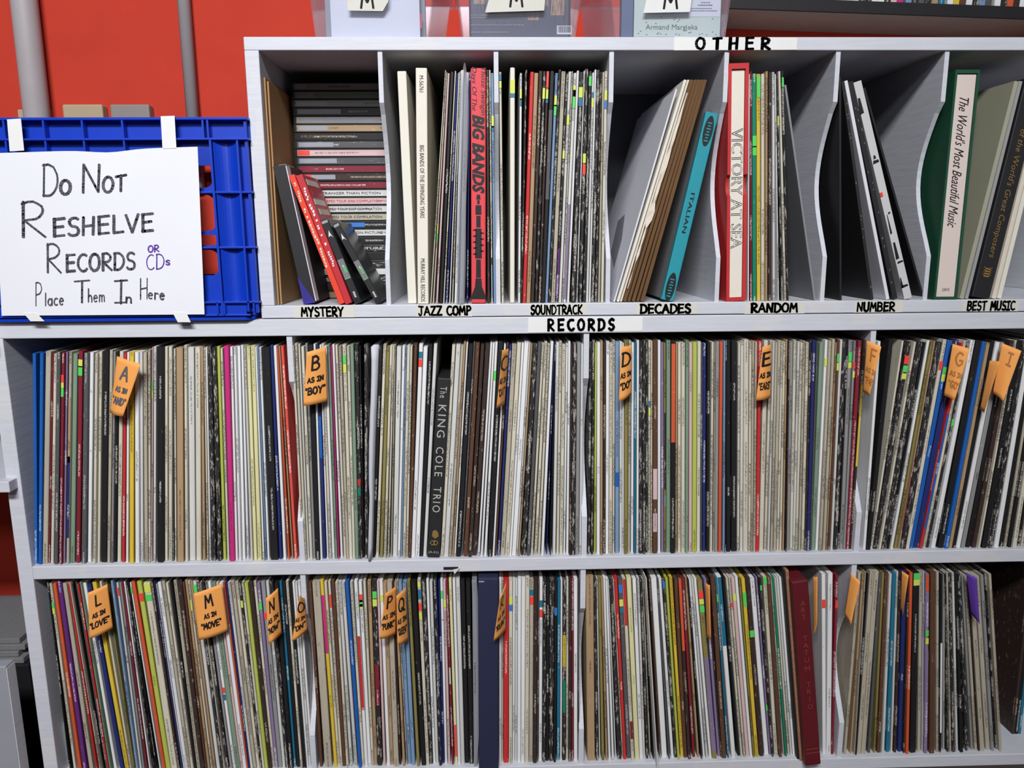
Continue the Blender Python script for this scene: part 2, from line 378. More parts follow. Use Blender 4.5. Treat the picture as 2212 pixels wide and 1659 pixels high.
# ------------------------------------------------------------------ room shell
def wall(name, mat, *b): return tag(bx(name, mat, *b), kind='structure')
wall('wall_back', MT['wallred'], -2.6, 2.2, WALLY, WALLY + .1, 0, 2.7)
wall('floor', MT['floor'], -2.6, 2.2, -3.2, WALLY, -.05, 0)
def pipe(name, pxs, y, z0, z1, r, label):
    bm = bmesh.new(); a = at(pxs, 125, y).x
    cyl(bm, (a, y, z0), (a, y, z1), r, 24)
    return tag(link(name, bm, MT['pipe'], smooth=True), label, 'pipe')
p = pipe('wall_pipe', 66, WALLY - .024, .02, 2.68, .0215, 'thick grey painted pipe running up the red wall at far left')
p = pipe('conduit_pipe', 407, WALLY - .0115, Z0 + .20, 2.68, .0112, 'thin grey conduit on the red wall between crate and white shelf unit')
for px0, px1, mat, lab in ((133, 220, 'plateb', 'beige wall plate peeking over the blue crate beside the thick pipe'),
                           (236, 321, 'plateg', 'grey metal wall plate peeking over the blue crate, nearer the thin conduit')):
    a = at(px0, 225, WALLY - .02); b = at(px1, 225, WALLY - .02)
    t = empty('outlet_plate', ((a.x + b.x) / 2, WALLY, a.z - .06), lab, 'wall plate')
    w = (b.x - a.x) / 2
    bm = bmesh.new(); box(bm, -w, w, -.02, 0, -.06, .06, 0, .003); link('plate', bm, MT[mat], t)
    bm = bmesh.new(); box(bm, -.017, .017, -.0215, -.02, -.035, -.008); box(bm, -.017, .017, -.0215, -.02, .008, .035); link('socket', bm, MT['dim'], t)
    bm = bmesh.new(); cyl(bm, (0, -.0225, 0), (0, -.0195, 0), .003, 10); link('screw', bm, MT['silver'], t)
a = at(32, 240, WALLY - .012); b = at(104, 240, WALLY - .012)
bm = bmesh.new(); box(bm, a.x, b.x, WALLY - .003, WALLY, a.z - .06, a.z + .004); 
tag(link('pipe_bracket', bm, MT['plateb']), 'small beige wall bracket behind the thick pipe', 'bracket')

# ------------------------------------------------------------------ shelf units
def divider_profile(z0, z1, front=.003, rec=.045, back=DEPTH - .008):
    h = z1 - z0
    pts = [(back, z1), (front, z1), (front, z1 - .195 * h)]
    za, zb = z1 - .235 * h, z0 + .25 * h
    n = 14
    for i in range(n + 1):
        f = i / n; z = za + (zb - za) * f
        pts.append((front + .012 + (rec - .012) * math.sin(PI * f), z))
    pts += [(front, z0 + .185 * h), (front, z0), (back, z0)]
    return pts
def divider(x, th, z0, z1, parent):
    bm = bmesh.new(); prism(bm, divider_profile(z0, z1), 'x', x, x + th)
    return link('divider', bm, MT['paint'], parent)
up = empty('shelf_unit', ((V1X + XR_UP) / 2, 0, Z0), 'grey painted upper shelf unit with seven narrow cells, standing on the lower unit', 'shelf unit')
ux = up.location.x
def upx(name, *b, mat='paint', bev=.0012):
    bm = bmesh.new(); box(bm, b[0] - ux, b[1] - ux, b[2], b[3], b[4] - Z0, b[5] - Z0, 0, bev)
    return link(name, bm, MT[mat], up)
upx('top_board', V1X, XR_UP, 0, DEPTH + .01, T2, T1)
upx('bottom_board', V1X, XR_UP, 0, DEPTH + .01, Z0 + .0012, U0)
upx('side_panel', V1X, V0X, 0, DEPTH + .01, U0, T2)
upx('side_panel', XR_UP - .018, XR_UP, 0, DEPTH + .01, U0, T2)
upx('back_panel', V0X, XR_UP - .018, DEPTH - .006, DEPTH + .006, U0, T2, mat='back', bev=0)
for x in DX[:6]:
    d = divider(x - ux, .0062, U0 - Z0, T2 - Z0, up)
lo = empty('shelf_unit', ((L1X + XR_LO) / 2, 0, 0), 'long grey painted lower shelf unit holding two rows of records', 'shelf unit')
lx = lo.location.x
def lox(name, *b, mat='paint', bev=.0012):
    bm = bmesh.new(); box(bm, b[0] - lx, b[1] - lx, b[2], b[3], b[4], b[5], 0, bev)
    return link(name, bm, MT[mat], lo)
lox('top_board', L1X, XR_LO, 0, DEPTH + .012, M2, Z0)
lox('side_panel', L1X, L0X, 0, DEPTH + .012, 0, M2)
lox('side_panel', XR_LO - .02, XR_LO, 0, DEPTH + .012, 0, M2)
lox('middle_board', L0X, XR_LO - .02, 0, DEPTH, S2, S1)
lox('bottom_board', L0X, XR_LO - .02, 0, DEPTH, B1 - .02, B1)
lox('back_panel', L0X, XR_LO - .02, DEPTH, DEPTH + .01, B1, M2, mat='blackc', bev=0)  # black stands in for the shade behind the records
lox('toe_board', L0X, XR_LO - .02, .05, .066, 0, B1 - .02, mat='brownboard', bev=0)
for i, x in enumerate(LDX):
    divider(x - lx, .0078, S1, M2, lo); divider(x - lx - .001, .0078, B1, S2, lo)

# shelf edge labels: strips of tape with marker lettering (parts of the shelf they are stuck on)
def edge_label(root, rx, txt, px0, px1, pxt0, pxt1, zc, hh, size, sw, seed, lab, mat='mtape', gap=.16):
    y = -.0006
    x0, x1 = x_at(px0, y, zc), x_at(px1, y, zc); t0, t1 = x_at(pxt0, y, zc), x_at(pxt1, y, zc)
    rz = root.location.z
    bm = bmesh.new(); rnd = random.Random(seed)
    j = [rnd.uniform(-.0006, .0006) for _ in range(8)]
    pts = [(x0 - rx + j[0], zc - hh / 2 - rz + j[1]), (x1 - rx + j[2], zc - hh / 2 - rz + j[3]), (x1 - rx + j[4], zc + hh / 2 - rz + j[5]), (x0 - rx + j[6], zc + hh / 2 - rz + j[7])]
    prism(bm, pts, 'y', -.0006, .0002)
    s = link('shelf_label', bm, MT[mat], root); tag(s, lab)
    w = text_width(txt, 1.0, gap); k = (t1 - t0) / w
    l = write('lettering', [(txt, 0, 0, 1.0, sw)], lambda u, v: (t0 - rx + u * k, -.0010, zc - size / 2 - rz + v * size), MT['print_'], s, seed, gap)
    # stroke width was scaled by k / size, keep marker-like
    return s
zc = (U0 + Z0) / 2 + .0004
for i, (t, a, b, c, d) in enumerate((('MYSTERY', 636, 766, 651, 741), ('JAZZ COMP', 898, 1020, 905, 1017), ('SOUNDTRACK', 1145, 1268, 1147, 1257),
                     ('DECADES', 1376, 1505, 1384, 1491), ('RANDOM', 1608, 1738, 1623, 1722), ('NUMBER', 1845, 1950, 1852, 1932), ('BEST MUSIC', 2080, 2200, 2090, 2192))):
    edge_label(up, ux, t, a, b, c, d, zc, .0165, .0122, .235, 11 + i, 'cream tape label lettered ' + t)
edge_label(up, ux, 'OTHER', 1457, 1722, 1504, 1662, (T1 + T2) / 2, .0162, .0138, .24, 31, 'white tape label lettered OTHER', 'tape', .62)
edge_label(lo, lx, 'RECORDS', 1142, 1388, 1184, 1326, (Z0 + M2) / 2, .0205, .0150, .26, 32, 'white tape label lettered RECORDS', 'tape', .42)
# stub of dark tape with a peeled flap on the middle board
bm = bmesh.new(); a = at(958, 1227, 0); b = at(990, 1228, 0)
box(bm, a.x - lx, b.x - lx, -.0007, .0002, a.z - .0026, a.z + .0016); link('tape_scrap', bm, MT['blackc'], lo)
bm = bmesh.new(); c = at(982, 1240, -.003)
prism(bm, [(b.x - lx - .008, b.z - .001), (b.x - lx + .002, b.z + .0012), (c.x - lx, c.z)], 'y', -.0032, -.0012); link('tape_flap', bm, MT['mtape'], lo)

# ------------------------------------------------------------------ record sleeves
ROWS = {'top': (U0, 650, 'top shelf'), 'mid': (S1, 1200, 'middle shelf'), 'bot': (B1, 1640, 'bottom shelf')}
class Seg: pass
def interp(cp, x):
    if x <= cp[0][0]:
        a, b = cp[0], cp[1]
        return cp[0][1] + (x - a[0]) * 1.0
    for a, b in zip(cp, cp[1:]):
        if x <= b[0]: return a[1] + (b[1] - a[1]) * (x - a[0]) / max(1e-6, b[0] - a[0])
    return cp[-1][1] + (x - cp[-1][0]) * 1.0
SPINES = []; DARK_END = []    # dicts, in reading order per row
def seg(row, ox, sc, toks, cp, end, ytop):
    """spines of one stretch of a shelf, read off the photograph: left edge at the foot + colour; cp pairs foot -> head"""
    cp = [tuple(map(float, c.split('>'))) for c in cp.split()]
    T = []
    for t in toks.split():
        n = t.rstrip('WwCcTGgKkNnRrMPOHYyLEeBbSVvtD'); T.append((float(n), t[len(n):]))
    T.append((float(end), None))
    for (xa, k), (xb, _) in zip(T, T[1:]):
        SPINES.append(dict(row=row, k=k, xb0=ox + xa / sc, xb1=ox + xb / sc, xt0=ox + interp(cp, xa) / sc, xt1=ox + interp(cp, xb) / sc, ytop=ytop))
s3 = 3.3175
seg('mid', 0, s3, '245B 270B 300c 345r 360C 385g 415r 448V 470c 497e 540r 575g 622W 658C 690C 722K 765c 790G 812K 838C 868R 898W 922Y 963W 1003w 1032c 1062C',
    '245>215 270>272 300>322 345>370 415>435 540>562 622>640 722>737 765>785 868>885 963>960 1062>1052 1080>1082', 1080, 757)
seg('mid', 300, s3, '85P 97w 125K 182C 210C 240g 252C 275T 322C 360w 410C 448T 485C 502W 520k 555k 598L 632C 650M 690W 712W 738W 768W 795w 822y 850y 882W 905S 918W 940K 1003b 1030W 1062O 1090T 1115H',
    '85>95 97>106 125>125 182>182 240>240 275>262 322>320 360>345 410>400 448>440 485>462 520>490 555>520 598>555 632>582 650>600 690>650 768>730 822>765 850>800 882>830 905>845 940>878 1003>938 1030>962 1062>986 1115>1012 1138>1043', 1136, 748)
seg('mid', 620, s3, '108C 125C 145w 162C 185G 205K 238W 255b 285W 300C 322W 345e 362M 376W 408C 425c 445C 470C 490e 515k 540K 556k 578W 608K 630C 662D 690C 712C 738c 757w 790W 812S 826C 850C 868N 890W 918W 948K 975w',
    '108>30 145>75 205>150 255>205 345>285 362>310 408>342 470>425 515>478 540>515 556>528 578>598 608>660 630>690 662>712 712>757 757>780 790>826 868>900 890>945 948>1010 975>1050 1001>1082', 1000, 745)
seg('mid', 940, s3, '38C 62w 95c 118T 135W 148K 185g 200N 235n 262n 300W 322W 345W 375K 410W 425N 440b 468c 500C 530W 548W 580w 592T 608k 655g 680C 705C 735C 752W 785b 812K 838w 866C 890C 915W 935W 960n 975k 1003G 1030w',
    '38>118 62>150 95>185 135>222 148>240 185>275 200>290 235>322 262>360 300>395 345>430 375>450 425>510 440>530 468>550 530>620 548>640 592>685 608>700 655>737 680>765 735>805 752>828 785>850 838>866 866>890 890>910 915>938 960>972 975>988 1030>1045 1052>1066', 1052, 741)
seg('mid', 1240, s3, '93k 118k 140L 160W 188T 205n 225W 248C 275C 292S 325w 345W 358D 385c 403W 430t 445W 465k 490k 515k 530C 548C 562N 598W 622V 645D 660e 690K 725T 740C 768C 797e 820P 848L 878C 905g 918b 945K 972C 995c 1005G 1030O 1060S 1085K',
    '93>112 140>150 160>165 188>190 225>230 248>255 292>295 325>325 358>360 403>412 430>432 445>450 465>468 515>515 562>565 598>600 645>642 660>660 690>695 725>730 768>768 797>800 820>825 848>850 878>885 905>912 945>947 972>985 1005>1015 1030>1045 1060>1068 1085>1092 1128>1130', 1086, 738)
seg('mid', 1560, s3, '26K 65K 105C 125w 150C 185C 205c 222c 240R 265C 295C 322w 345c 365c 390C 408C 430T 445c 455n 462G 485C 505w 522C 545c 565C 590n 605b 628g 640e 665W 690c 720c 742T 755N 775w 795k 828K 840G 868G 885r 912n',
    '26>30 65>60 105>115 150>155 205>215 222>235 240>255 265>290 295>340 345>382 408>440 430>457 455>480 485>510 522>562 565>600 590>627 605>645 640>692 665>735 690>762 720>790 742>812 755>825 775>847 795>866 840>908 868>935 885>972 912>1005 938>1062', 930, 736)
seg('mid', 1840, s3, '80W 102K 135C 150k 192C 212k 250K 272W 300D 326T 348k 388C 413B 442b 482R 510C 532k 556W 612K 662B 696T 720K 745W 780G 815K 850n 903C 925K 975k 1018W 1055K 1088c 1115K 1150C 1185K 1210C',
    '80>186 102>212 135>355 150>382 192>445 212>470 272>540 300>565 326>590 348>605 388>655 413>690 442>720 482>785 510>806 556>852 612>892 662>937 696>967 745>1035 780>1066 850>1130 903>1172 1018>1262 1210>1440 1240>1475', 1238, 735)
s4 = 3.866
seg('bot', 80, s4, '265K 287C 350O 378v 432c 482R 520C 545K 578g 592R 606e 625W 690b 738Y 772C 802D 824S 855w 880G 905r 932W 955k 985K 1015W 1046O 1080L 1120C 1175n 1198b 1222W',
    '265>78 287>94 350>126 378>160 432>205 482>250 520>266 545>275 578>316 606>347 625>374 690>414 738>450 772>500 802>555 824>592 855>652 880>685 932>720 955>737 1015>772 1046>785 1080>815 1120>885 1175>945 1222>990 1235>1002', 1232, 1258)
seg('bot', 380, s4, '72W 100c 125C 150K 178c 205n 240N 265T 290C 312T 338w 372k 400C 412k 450G 475W 503e 540P 562W 592O 606b 622w 645c 675C 702k 722C 742L 772n 805C 828V 855G 890w 915k 945K 983t 1008K 1038C 1060K 1090W 1110w 1130W',
    '72>-158 240>50 505>290 745>570 985>862 1090>968 1150>1036', 1150, 1256)
seg('bot', 640, s4, '196N 222c 315Y 345C 368C 388N 415C 440w 480w 520B 548C 572W 600W 628C 650T 678k 718P 757W 785T 815c 858n 882T 918C 932S 962S 995D 1045K 1085C 1112k 1143W 1165w 1190k 1218b',
    '196>95 222>130 315>196 345>226 388>288 415>322 440>346 520>402 548>440 600>515 628>550 678>630 718>670 757>692 785>722 858>800 932>848 995>922 1045>950 1085>1005 1112>1042 1190>1140 1218>1170 1238>1190', 1218, 1256)
seg('bot', 940, s4, '62b 80W 104P 132r 165y 190W 215w 248K 285K 322G', '62>24 104>64 132>88 165>107 190>142 248>207 285>250 322>298 362>356', 362, 1254)
seg('bot', 940, s4, '532W 556C 568R 614C 645W 665w 685W 715W 748C 782c 815n 850g 862W 894k 922K 948k 985K 1012t 1042W 1060k 1092C 1112n 1138r 1156W 1192g',
    '532>532 568>571 614>616 748>755 850>860 894>900 985>998 1042>1048 1138>1140 1192>1190 1212>1200', 1212, 1253)
seg('bot', 1240, s4, '107T 180k 208W 224D 262T 286W 312W 340W 360k 402C 413R 440g 475C 510y 548W 578w 597k 628c 648K 680W 717N 727W 785g 808W 838k 862L 890Y 916N 947n 985r 1018T 1060K 1075W 1100w 1125W 1155D 1195V 1228n',
    '100>88 180>163 208>187 262>224 312>262 340>282 360>290 402>324 413>332 440>364 475>402 510>432 548>482 597>550 648>580 680>588 717>618 727>640 785>690 808>704 838>730 862>762 890>784 916>832 947>868 1018>922 1060>946 1155>1022 1195>1076 1228>1112 1240>1120', 1237, 1249)
seg('bot', 1500, s4, '232N 270t 300W 358K 385C 410C 432P 460W 492D 508Y 540n 585W 622V 645k 668C 700N 742C 753E 780C 800w 822W',
    '232>134 270>172 300>187 358>224 385>260 432>302 460>337 492>362 508>390 540>422 585>462 622>502 645>532 668>566 700>606 742>636 753>644 780>666 822>702 850>736', 845, 1245)
seg('bot', 1500, s4, '1070W 1102W 1142r', '1070>1062 1102>1097 1142>1177 1168>1212', 1164, 1241)
seg('bot', 1780, 3.868, '152c 200T 250c 262K 275c 310c 348g 405D 440N 476w 512t 553w 577n 612b 655n 682O 712K 775c 812w 830V 872N 935c 962K 985w 1020k 1050c 1068k 1098w 1130K 1175k 1222G 1255c 1290n 1305c 1345c 1395G 1430k 1455c',  # creams and whites dulled: this bay's shade is put into the sleeve colours
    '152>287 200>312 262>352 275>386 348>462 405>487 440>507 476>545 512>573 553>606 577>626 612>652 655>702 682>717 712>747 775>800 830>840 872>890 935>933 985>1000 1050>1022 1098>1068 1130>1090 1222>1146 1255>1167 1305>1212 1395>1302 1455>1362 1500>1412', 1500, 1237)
s2_ = 2.5926
seg('top', 820, s2_, '280C 293C 308P 333K 352C 366b 385W 400C 416W 438w 480b', '280>366 308>381 333>393 352>421 385>441 416>456 440>476 480>501 504>512', 502, 153)
seg('top', 820, s2_, '600n 622C 638S', '600>595 622>612 638>622 654>638', 654, 154)
seg('top', 820, s2_, '682C', '682>668 697>683', 697, 152)
seg('top', 1040, s2_, '205W 218k 229R 250T 275n 295k 318n 333K 356S 372k 390c 412k 430w 450C 458w 474W 498k 530W 540k 568k 584w 600W 612k 632k 650c 667C',
    '205>213 218>230 229>273 250>296 275>320 295>345 318>362 333>382 356>412 372>432 390>447 412>474 450>505 474>535 498>548 540>580 568>600 584>620 612>645 632>665 667>690 686>707', 686, 153)
seg('top', 1540, s2_, '190W 207r 222E 246Y 268C 292T 308n 330w 355W 380k 400C 413k', '190>200 207>208 222>219 246>244 268>266 292>294 308>311 330>330 355>348 380>353 400>363 413>383 428>396', 428, 155)

# stickers and colour blocks: photo position on the spine, height in px, material
STICK = [  # px, py, height px, key
 (136, 818, 16, 'stR'), (137, 832, 12, 'stL'), (136, 848, 18, 'stG'), (175, 785, 16, 'stL'), (174, 801, 20, 'stG'), (328, 833, 20, 'stG'), (328, 852, 16, 'stL'),
 (748, 776, 18, 'stG'), (748, 796, 18, 'stL'), (911, 767, 14, 'stT'), (910, 784, 16, 'stR'), (1069, 811, 20, 'stG'), (1404, 889, 18, 'stL'), (1403, 873, 14, 'stT'),
 (1812, 773, 18, 'stG'), (1811, 792, 16, 'stL'), (1780, 782, 18, 'stL'), (1836, 771, 20, 'stG'), (1836, 789, 12, 'stL'), (1842, 790, 14, 'stR'), (1842, 809, 14, 'stL'),
 (1953, 777, 18, 'stR'), (1960, 797, 14, 'stG'), (1957, 813, 12, 'stL'), (2033, 790, 18, 'stR'), (2043, 800, 14, 'stG'), (2039, 816, 16, 'stL'), (2058, 913, 14, 'stG'),
 (112, 1308, 12, 'stG'), (114, 1320, 14, 'stL'), (252, 1278, 18, 'stR'), (285, 1275, 16, 'stG'), (305, 1290, 18, 'stR'), (314, 1270, 20, 'stL'), (320, 1291, 14, 'stG'),
 (487, 1297, 18, 'stR'), (523, 1305, 16, 'stL'), (560, 1310, 16, 'stG'), (574, 1330, 14, 'stR'), (484, 1491, 14, 'stR'), (487, 1506, 14, 'stT'), (422, 1272, 20, 'stG'), (413, 1308, 24, 'stL'),
 (717, 1298, 30, 'stR'), (783, 1292, 18, 'stR'), (778, 1303, 16, 'stG'), (784, 1310, 12, 'stL'), (808, 1285, 16, 'stG'), (808, 1302, 16, 'stL'), (823, 1292, 16, 'stL'),
 (902, 1263, 12, 'stL'), (903, 1284, 22, 'stT'), (904, 1311, 18, 'stR'), (905, 1331, 16, 'stL'), (957, 1284, 18, 'stG'), (959, 1304, 16, 'stL'),
 (1102, 1297, 16, 'stL'), (1103, 1313, 14, 'stB'), (1147, 1280, 14, 'stT'), (1147, 1297, 18, 'stR'), (1165, 1304, 16, 'stT'), (1165, 1325, 18, 'stR'), (1199, 1321, 18, 'stB'),
 (1340, 1272, 20, 'stB'), (1345, 1302, 16, 'stL'), (1344, 1318, 12, 'stT'), (1432, 1264, 16, 'stB'), (1511, 1285, 18, 'stR'), (1512, 1300, 12, 'stL'), (1513, 1316, 16, 'stG'),
 (1550, 1292, 18, 'stG'), (1586, 1291, 16, 'stL'), (1583, 1306, 10, 'stR'), (1606, 1295, 34, 'stG'), (1624, 1369, 16, 'stG'), (1647, 1255, 16, 'stG'), (1643, 1270, 12, 'stG'), (1656, 1529, 14, 'stG'),
 (1780, 1304, 20, 'stR'), (1806, 1305, 18, 'stR'), (1980, 1240, 14, 'stG'), (1981, 1258, 14, 'stL'), (2000, 1368, 14, 'stG'), (2001, 1385, 14, 'stL'),
 (944, 494, 18, 'stL'), (944, 514, 18, 'stG'), (1064, 263, 22, 'stL'), (1063, 278, 10, 'stT'), (1082, 168, 12, 'stT'), (1081, 182, 14, 'stL'),
 (1125, 204, 20, 'stL'), (1125, 221, 14, 'stT'), (1174, 202, 20, 'stL'), (1182, 204, 18, 'stL'), (1183, 172, 30, 'stR'), (1182, 218, 8, 'stT'), (1196, 238, 20, 'stG'), (1200, 218, 20, 'stL'),
 (1237, 197, 20, 'stL'), (1241, 214, 34, 'stG'), (1228, 260, 18, 'stL'), (1255, 200, 20, 'stL'), (1254, 220, 16, 'stT'), (1260, 198, 18, 'stL'), (1275, 175, 18, 'stG'), (1280, 222, 18, 'stL'),
 (1280, 205, 10, 'stT'), (1263, 342, 18, 'stL'), (1262, 366, 20, 'stR'), (1217, 334, 16, 'stL'), (1309, 206, 18, 'stL'), (1309, 227, 14, 'stB'),
 (1637, 188, 40, 'stG'), (1626, 306, 22, 'stG'), (1626, 326, 18, 'stG'), (1688, 178, 18, 'stG'), (1680, 261, 18, 'stL'),
]
BANDS = [  # colour blocks printed on part of a spine: px, y0, y1, palette key
 (154, 860, 1000, 'T'), (150, 985, 1165, 'b'), (1453, 745, 956, 'O'), (1413, 1012, 1080, 'P'), (1413, 1108, 1150, 'P'), (1439, 890, 1060, 'k'), (1438, 1070, 1095, 'e'),
 (1561, 740, 880, 'O'), (1563, 1000, 1180, 'S'), (1334, 1020, 1052, 'B'), (694, 900, 990, 'B'), (694, 990, 1110, 'b'), (773, 1035, 1050, 'R'), (774, 1052, 1070, 'E'),
 (1853, 830, 1010, 'Y'), (2023, 890, 1150, 'B'), (1963, 990, 1150, 'r'), (1471, 1240, 1412, 'O'), (703, 1280, 1418, 'M'), (780, 1365, 1545, 'R'), (817, 1430, 1530, 'r'),
 (969, 1340, 1420, 'r'), (980, 1560, 1640, 'H'), (972, 1440, 1480, 'C'), (1350, 1240, 1350, 'R'), (1361, 1555, 1600, 'r'), (1219, 1368, 1445, 'Y'), (1219, 1465, 1545, 'E'),
 (1205, 1440, 1600, 't'), (1536, 1405, 1640, 'V'), (1558, 1235, 1400, 't'), (2001, 1275, 1360, 'V'), (2001, 1390, 1600, 'V'), (1999, 1230, 1270, 'O'), (2034, 1374, 1600, 'W'),
 (949, 385, 520, 'P'), (1063, 320, 560, 'C'), (1063, 560, 640, 'S'), (1207, 540, 640, 'v'), (1228, 450, 640, 'V'), (1182, 250, 420, 'g'), (1626, 345, 420, 'E'),
]
def proj(P):
    q = RM.transposed() @ (Vector(P) - CAM)
    return W / 2 + FPX * q.x / -q.z, H / 2 - FPX * q.y / -q.z
TYPE = [(1176, 1292, 'TOMMY BOY', .044), (1931, 780, 'ROY AYERS', .036), (952, 478, 'COLUMBIA JAZZ FESTIVAL', .060), (1150, 810, 'TRIBUTE', .02)][:3]
RND = random.Random(42)
for s in SPINES:
    z0 = ROWS[s['row']][0]
    y = .0055 + RND.random() * .007
    if s['row'] == 'bot' and abs(s['xb0'] - (1240 + 680 / s4)) < 1: y = -.012
    s['y'] = y
    xm = (s['xt0'] + s['xt1']) / 2
    # true sleeve height from the head line of the row
    lo_, hi_ = .25, .36
    for _ in range(30):
        h = (lo_ + hi_) / 2
        X = x_at(xm, y, z0 + h)
        if proj((X, y, z0 + h))[1] > s['ytop']: lo_ = h
        else: hi_ = h
    s['h'] = min(h + RND.uniform(-.0032, .0022), .331)
    z1 = z0 + s['h']
    a, b = x_at(s['xb0'], y, z0), x_at(s['xb1'], y, z0)
    c, d = x_at(s['xt0'], y, z1), x_at(s['xt1'], y, z1)
    mb, mt_ = (a + b) / 2, (c + d) / 2
    s['ang'] = math.atan2(mt_ - mb, s['h'])
    s['w'] = max(.0012, min(b - a, d - c) * math.cos(s['ang']) - .0006)
    s['gapw'] = b - a
    s['x'] = mb; s['z'] = z0 + s['w'] / 2 * abs(math.sin(s['ang'])) + .0003
    s['pw'] = s['w'] * FPX / 1.2
    s['marks'] = []
def corners(s):
    c, n, w, h = math.cos(s['ang']), math.sin(s['ang']), s['w'] / 2, s['h']
    return [(s['x'] + u * c + v * n, s['z'] - u * n + v * c) for u, v in ((-w, 0), (w, 0), (w, h), (-w, h))]
def apart(A, B):
    best = -9
    for P_, Q_ in ((A, B), (B, A)):
        for i in range(4):
            ex, ez = P_[(i + 1) % 4][0] - P_[i][0], P_[(i + 1) % 4][1] - P_[i][1]; l = math.hypot(ex, ez)
            a = [(p[0] * ez - p[1] * ex) / l for p in A]; b = [(p[0] * ez - p[1] * ex) / l for p in B]
            best = max(best, min(b) - max(a), min(a) - max(b))
    return best
for row in ROWS:
    L = sorted([s for s in SPINES if s['row'] == row], key=lambda s: s['x'])
    for _ in range(6):
        for a, b in zip(L, L[1:]):
            g = apart(corners(a), corners(b))
            if g < .0001:
                e = (.0002 - g) / 2; t = a['w'] + b['w']
                a['w'] = max(.0011, a['w'] - e * 2 * a['w'] / t); b['w'] = max(.0011, b['w'] - e * 2 * b['w'] / t)
    for s in L: s['pw'] = s['w'] * FPX / 1.2
def hit(px, py, tol=4.0):
    """the sleeve whose spine the photo point falls on, and the height along it"""
    best = None
    for s in SPINES:
        P = at(px, py, s['y'])
        zr, t = s['z'], s['ang']
        v = (P.z - zr) * math.cos(t) + (P.x - s['x']) * math.sin(t)
        u = (P.x - s['x']) * math.cos(t) - (P.z - zr) * math.sin(t)
        if -.01 < v < s['h'] + .012:
            dd = abs(u) - s['w'] / 2
            if best is None or dd < best[0]: best = (dd, s, v)
    return best if best and best[0] < tol / 1400 else None
for px, py, hp, key in STICK:
    r = hit(px, py)
    if r: r[1]['marks'].append(('sticker', min(max(r[2], .005), r[1]['h'] - .006), hp / 1430, MT[key]))
for px, y0, y1, key in BANDS:
    r = hit(px, (y0 + y1) / 2)
    if r:
        hh = (y1 - y0) / 1430; v = min(max(r[2], hh / 2 + .001), r[1]['h'] - hh / 2 - .001)
        r[1]['marks'].append(('colour_block', v, hh, PMAT[key]))

# ------------------------------------------------------------------ anchors used to tell the sleeves apart in words
ANCH = [('mid', 62, 'the left side panel, middle shelf', 0), ('mid', 300 + 665 / s3, 'the magenta sleeve, middle shelf', 1), ('mid', 648, 'the left upright, middle shelf', 0),
        ('mid', 936, 'the gold-lettered box, middle shelf', 0), ('mid', 1262, 'the central upright, middle shelf', 0), ('mid', 1240 + 707 / s3, 'the orange-topped sleeve, middle shelf', 1),
        ('mid', 1560 + 252 / s3, 'the red sleeve near the E card', 1), ('mid', 1853, 'the right upright, middle shelf', 0), ('mid', 1840 + 496 / s3, 'the bright red sleeve, middle shelf', 1),
        ('mid', 1840 + 760 / s3, 'the white sleeve under two orange cards', 1),
        ('bot', 140, 'the left side panel, bottom shelf', 0), ('bot', 80 + 752 / s4, 'the yellow sleeve under the L card', 1), ('bot', 380 + 599 / s4, 'the orange sleeve near the M card', 1),
        ('bot', 685, 'the left upright, bottom shelf', 0), ('bot', 640 + 534 / s4, 'the bright blue-topped sleeve, bottom shelf', 1), ('bot', 1055, 'the thick navy box, bottom shelf', 0),
        ('bot', 1259, 'the central upright, bottom shelf', 0), ('bot', 1240 + 426 / s4, 'the slim red sleeve, bottom shelf', 1), ('bot', 1240 + 903 / s4, 'the yellow sleeve, bottom shelf', 1),
        ('bot', 1500 + 525 / s4, 'the second yellow sleeve, bottom shelf', 1), ('bot', 1755, 'the thick maroon box, bottom shelf', 0), ('bot', 1811, 'the right upright, bottom shelf', 0),
        ('bot', 1780 + 697 / 3.868, 'the rust orange sleeve, bottom shelf', 1), ('bot', 2168, 'the dark right end, bottom shelf', 0),
        ('top', 910, 'the thick cream lettered box', 0), ('top', 1034, 'the thick red box, top shelf', 0), ('top', 1077, 'the second upright, top shelf', 0), ('top', 1107, 'the blank cream box, top shelf', 0),
        ('top', 1313, 'the third upright, top shelf', 0), ('top', 1590, 'the red slipcase, top shelf', 0)]
ORD = 'first second third fourth fifth sixth seventh eighth ninth tenth eleventh twelfth thirteenth fourteenth fifteenth sixteenth seventeenth eighteenth nineteenth twentieth'.split()
ORD += ['twenty-' + o for o in ORD[:9]]
for row in ROWS:
    L = sorted([s for s in SPINES if s['row'] == row], key=lambda s: s['xb0'])
    mids = [(s['xb0'] + s['xb1']) / 2 for s in L]
    ents = []
    for r, px, ph, is_s in ANCH:
        if r != row: continue
        if is_s:
            i = min(range(len(L)), key=lambda i: abs(mids[i] - px)); ents.append((i, i, ph)); L[i]['anchor'] = ph
        else:
            i = sum(m < px for m in mids); ents.append((i - 1, i, ph))      # the sleeves just left and right of it
    for i, s in enumerate(L):
        best = None
        for li, ri, ph in ents:
            if li == ri == i: continue
            if i >= ri: n, side = (i - ri + 1 if li != ri else i - ri), 'right'
            else: n, side = (li - i + 1 if li != ri else li - i), 'left'
            if best is None or n < best[0]: best = (n, side, ph)
        n, side, ph = best
        k = PAL[s['k']][5]
        o = ORD[n - 1] if n <= len(ORD) else str(n) + 'th'
        pos = ('just %s of' % side) if n == 1 else '%s spine %s of' % (o, side)
        thick = 'thick ' if s['pw'] > 14 else ('slim ' if s['pw'] < 7 else '')
        s['label'] = '%s%s record sleeve, %s %s' % (thick, k, pos, ph)
        s['n'] = n
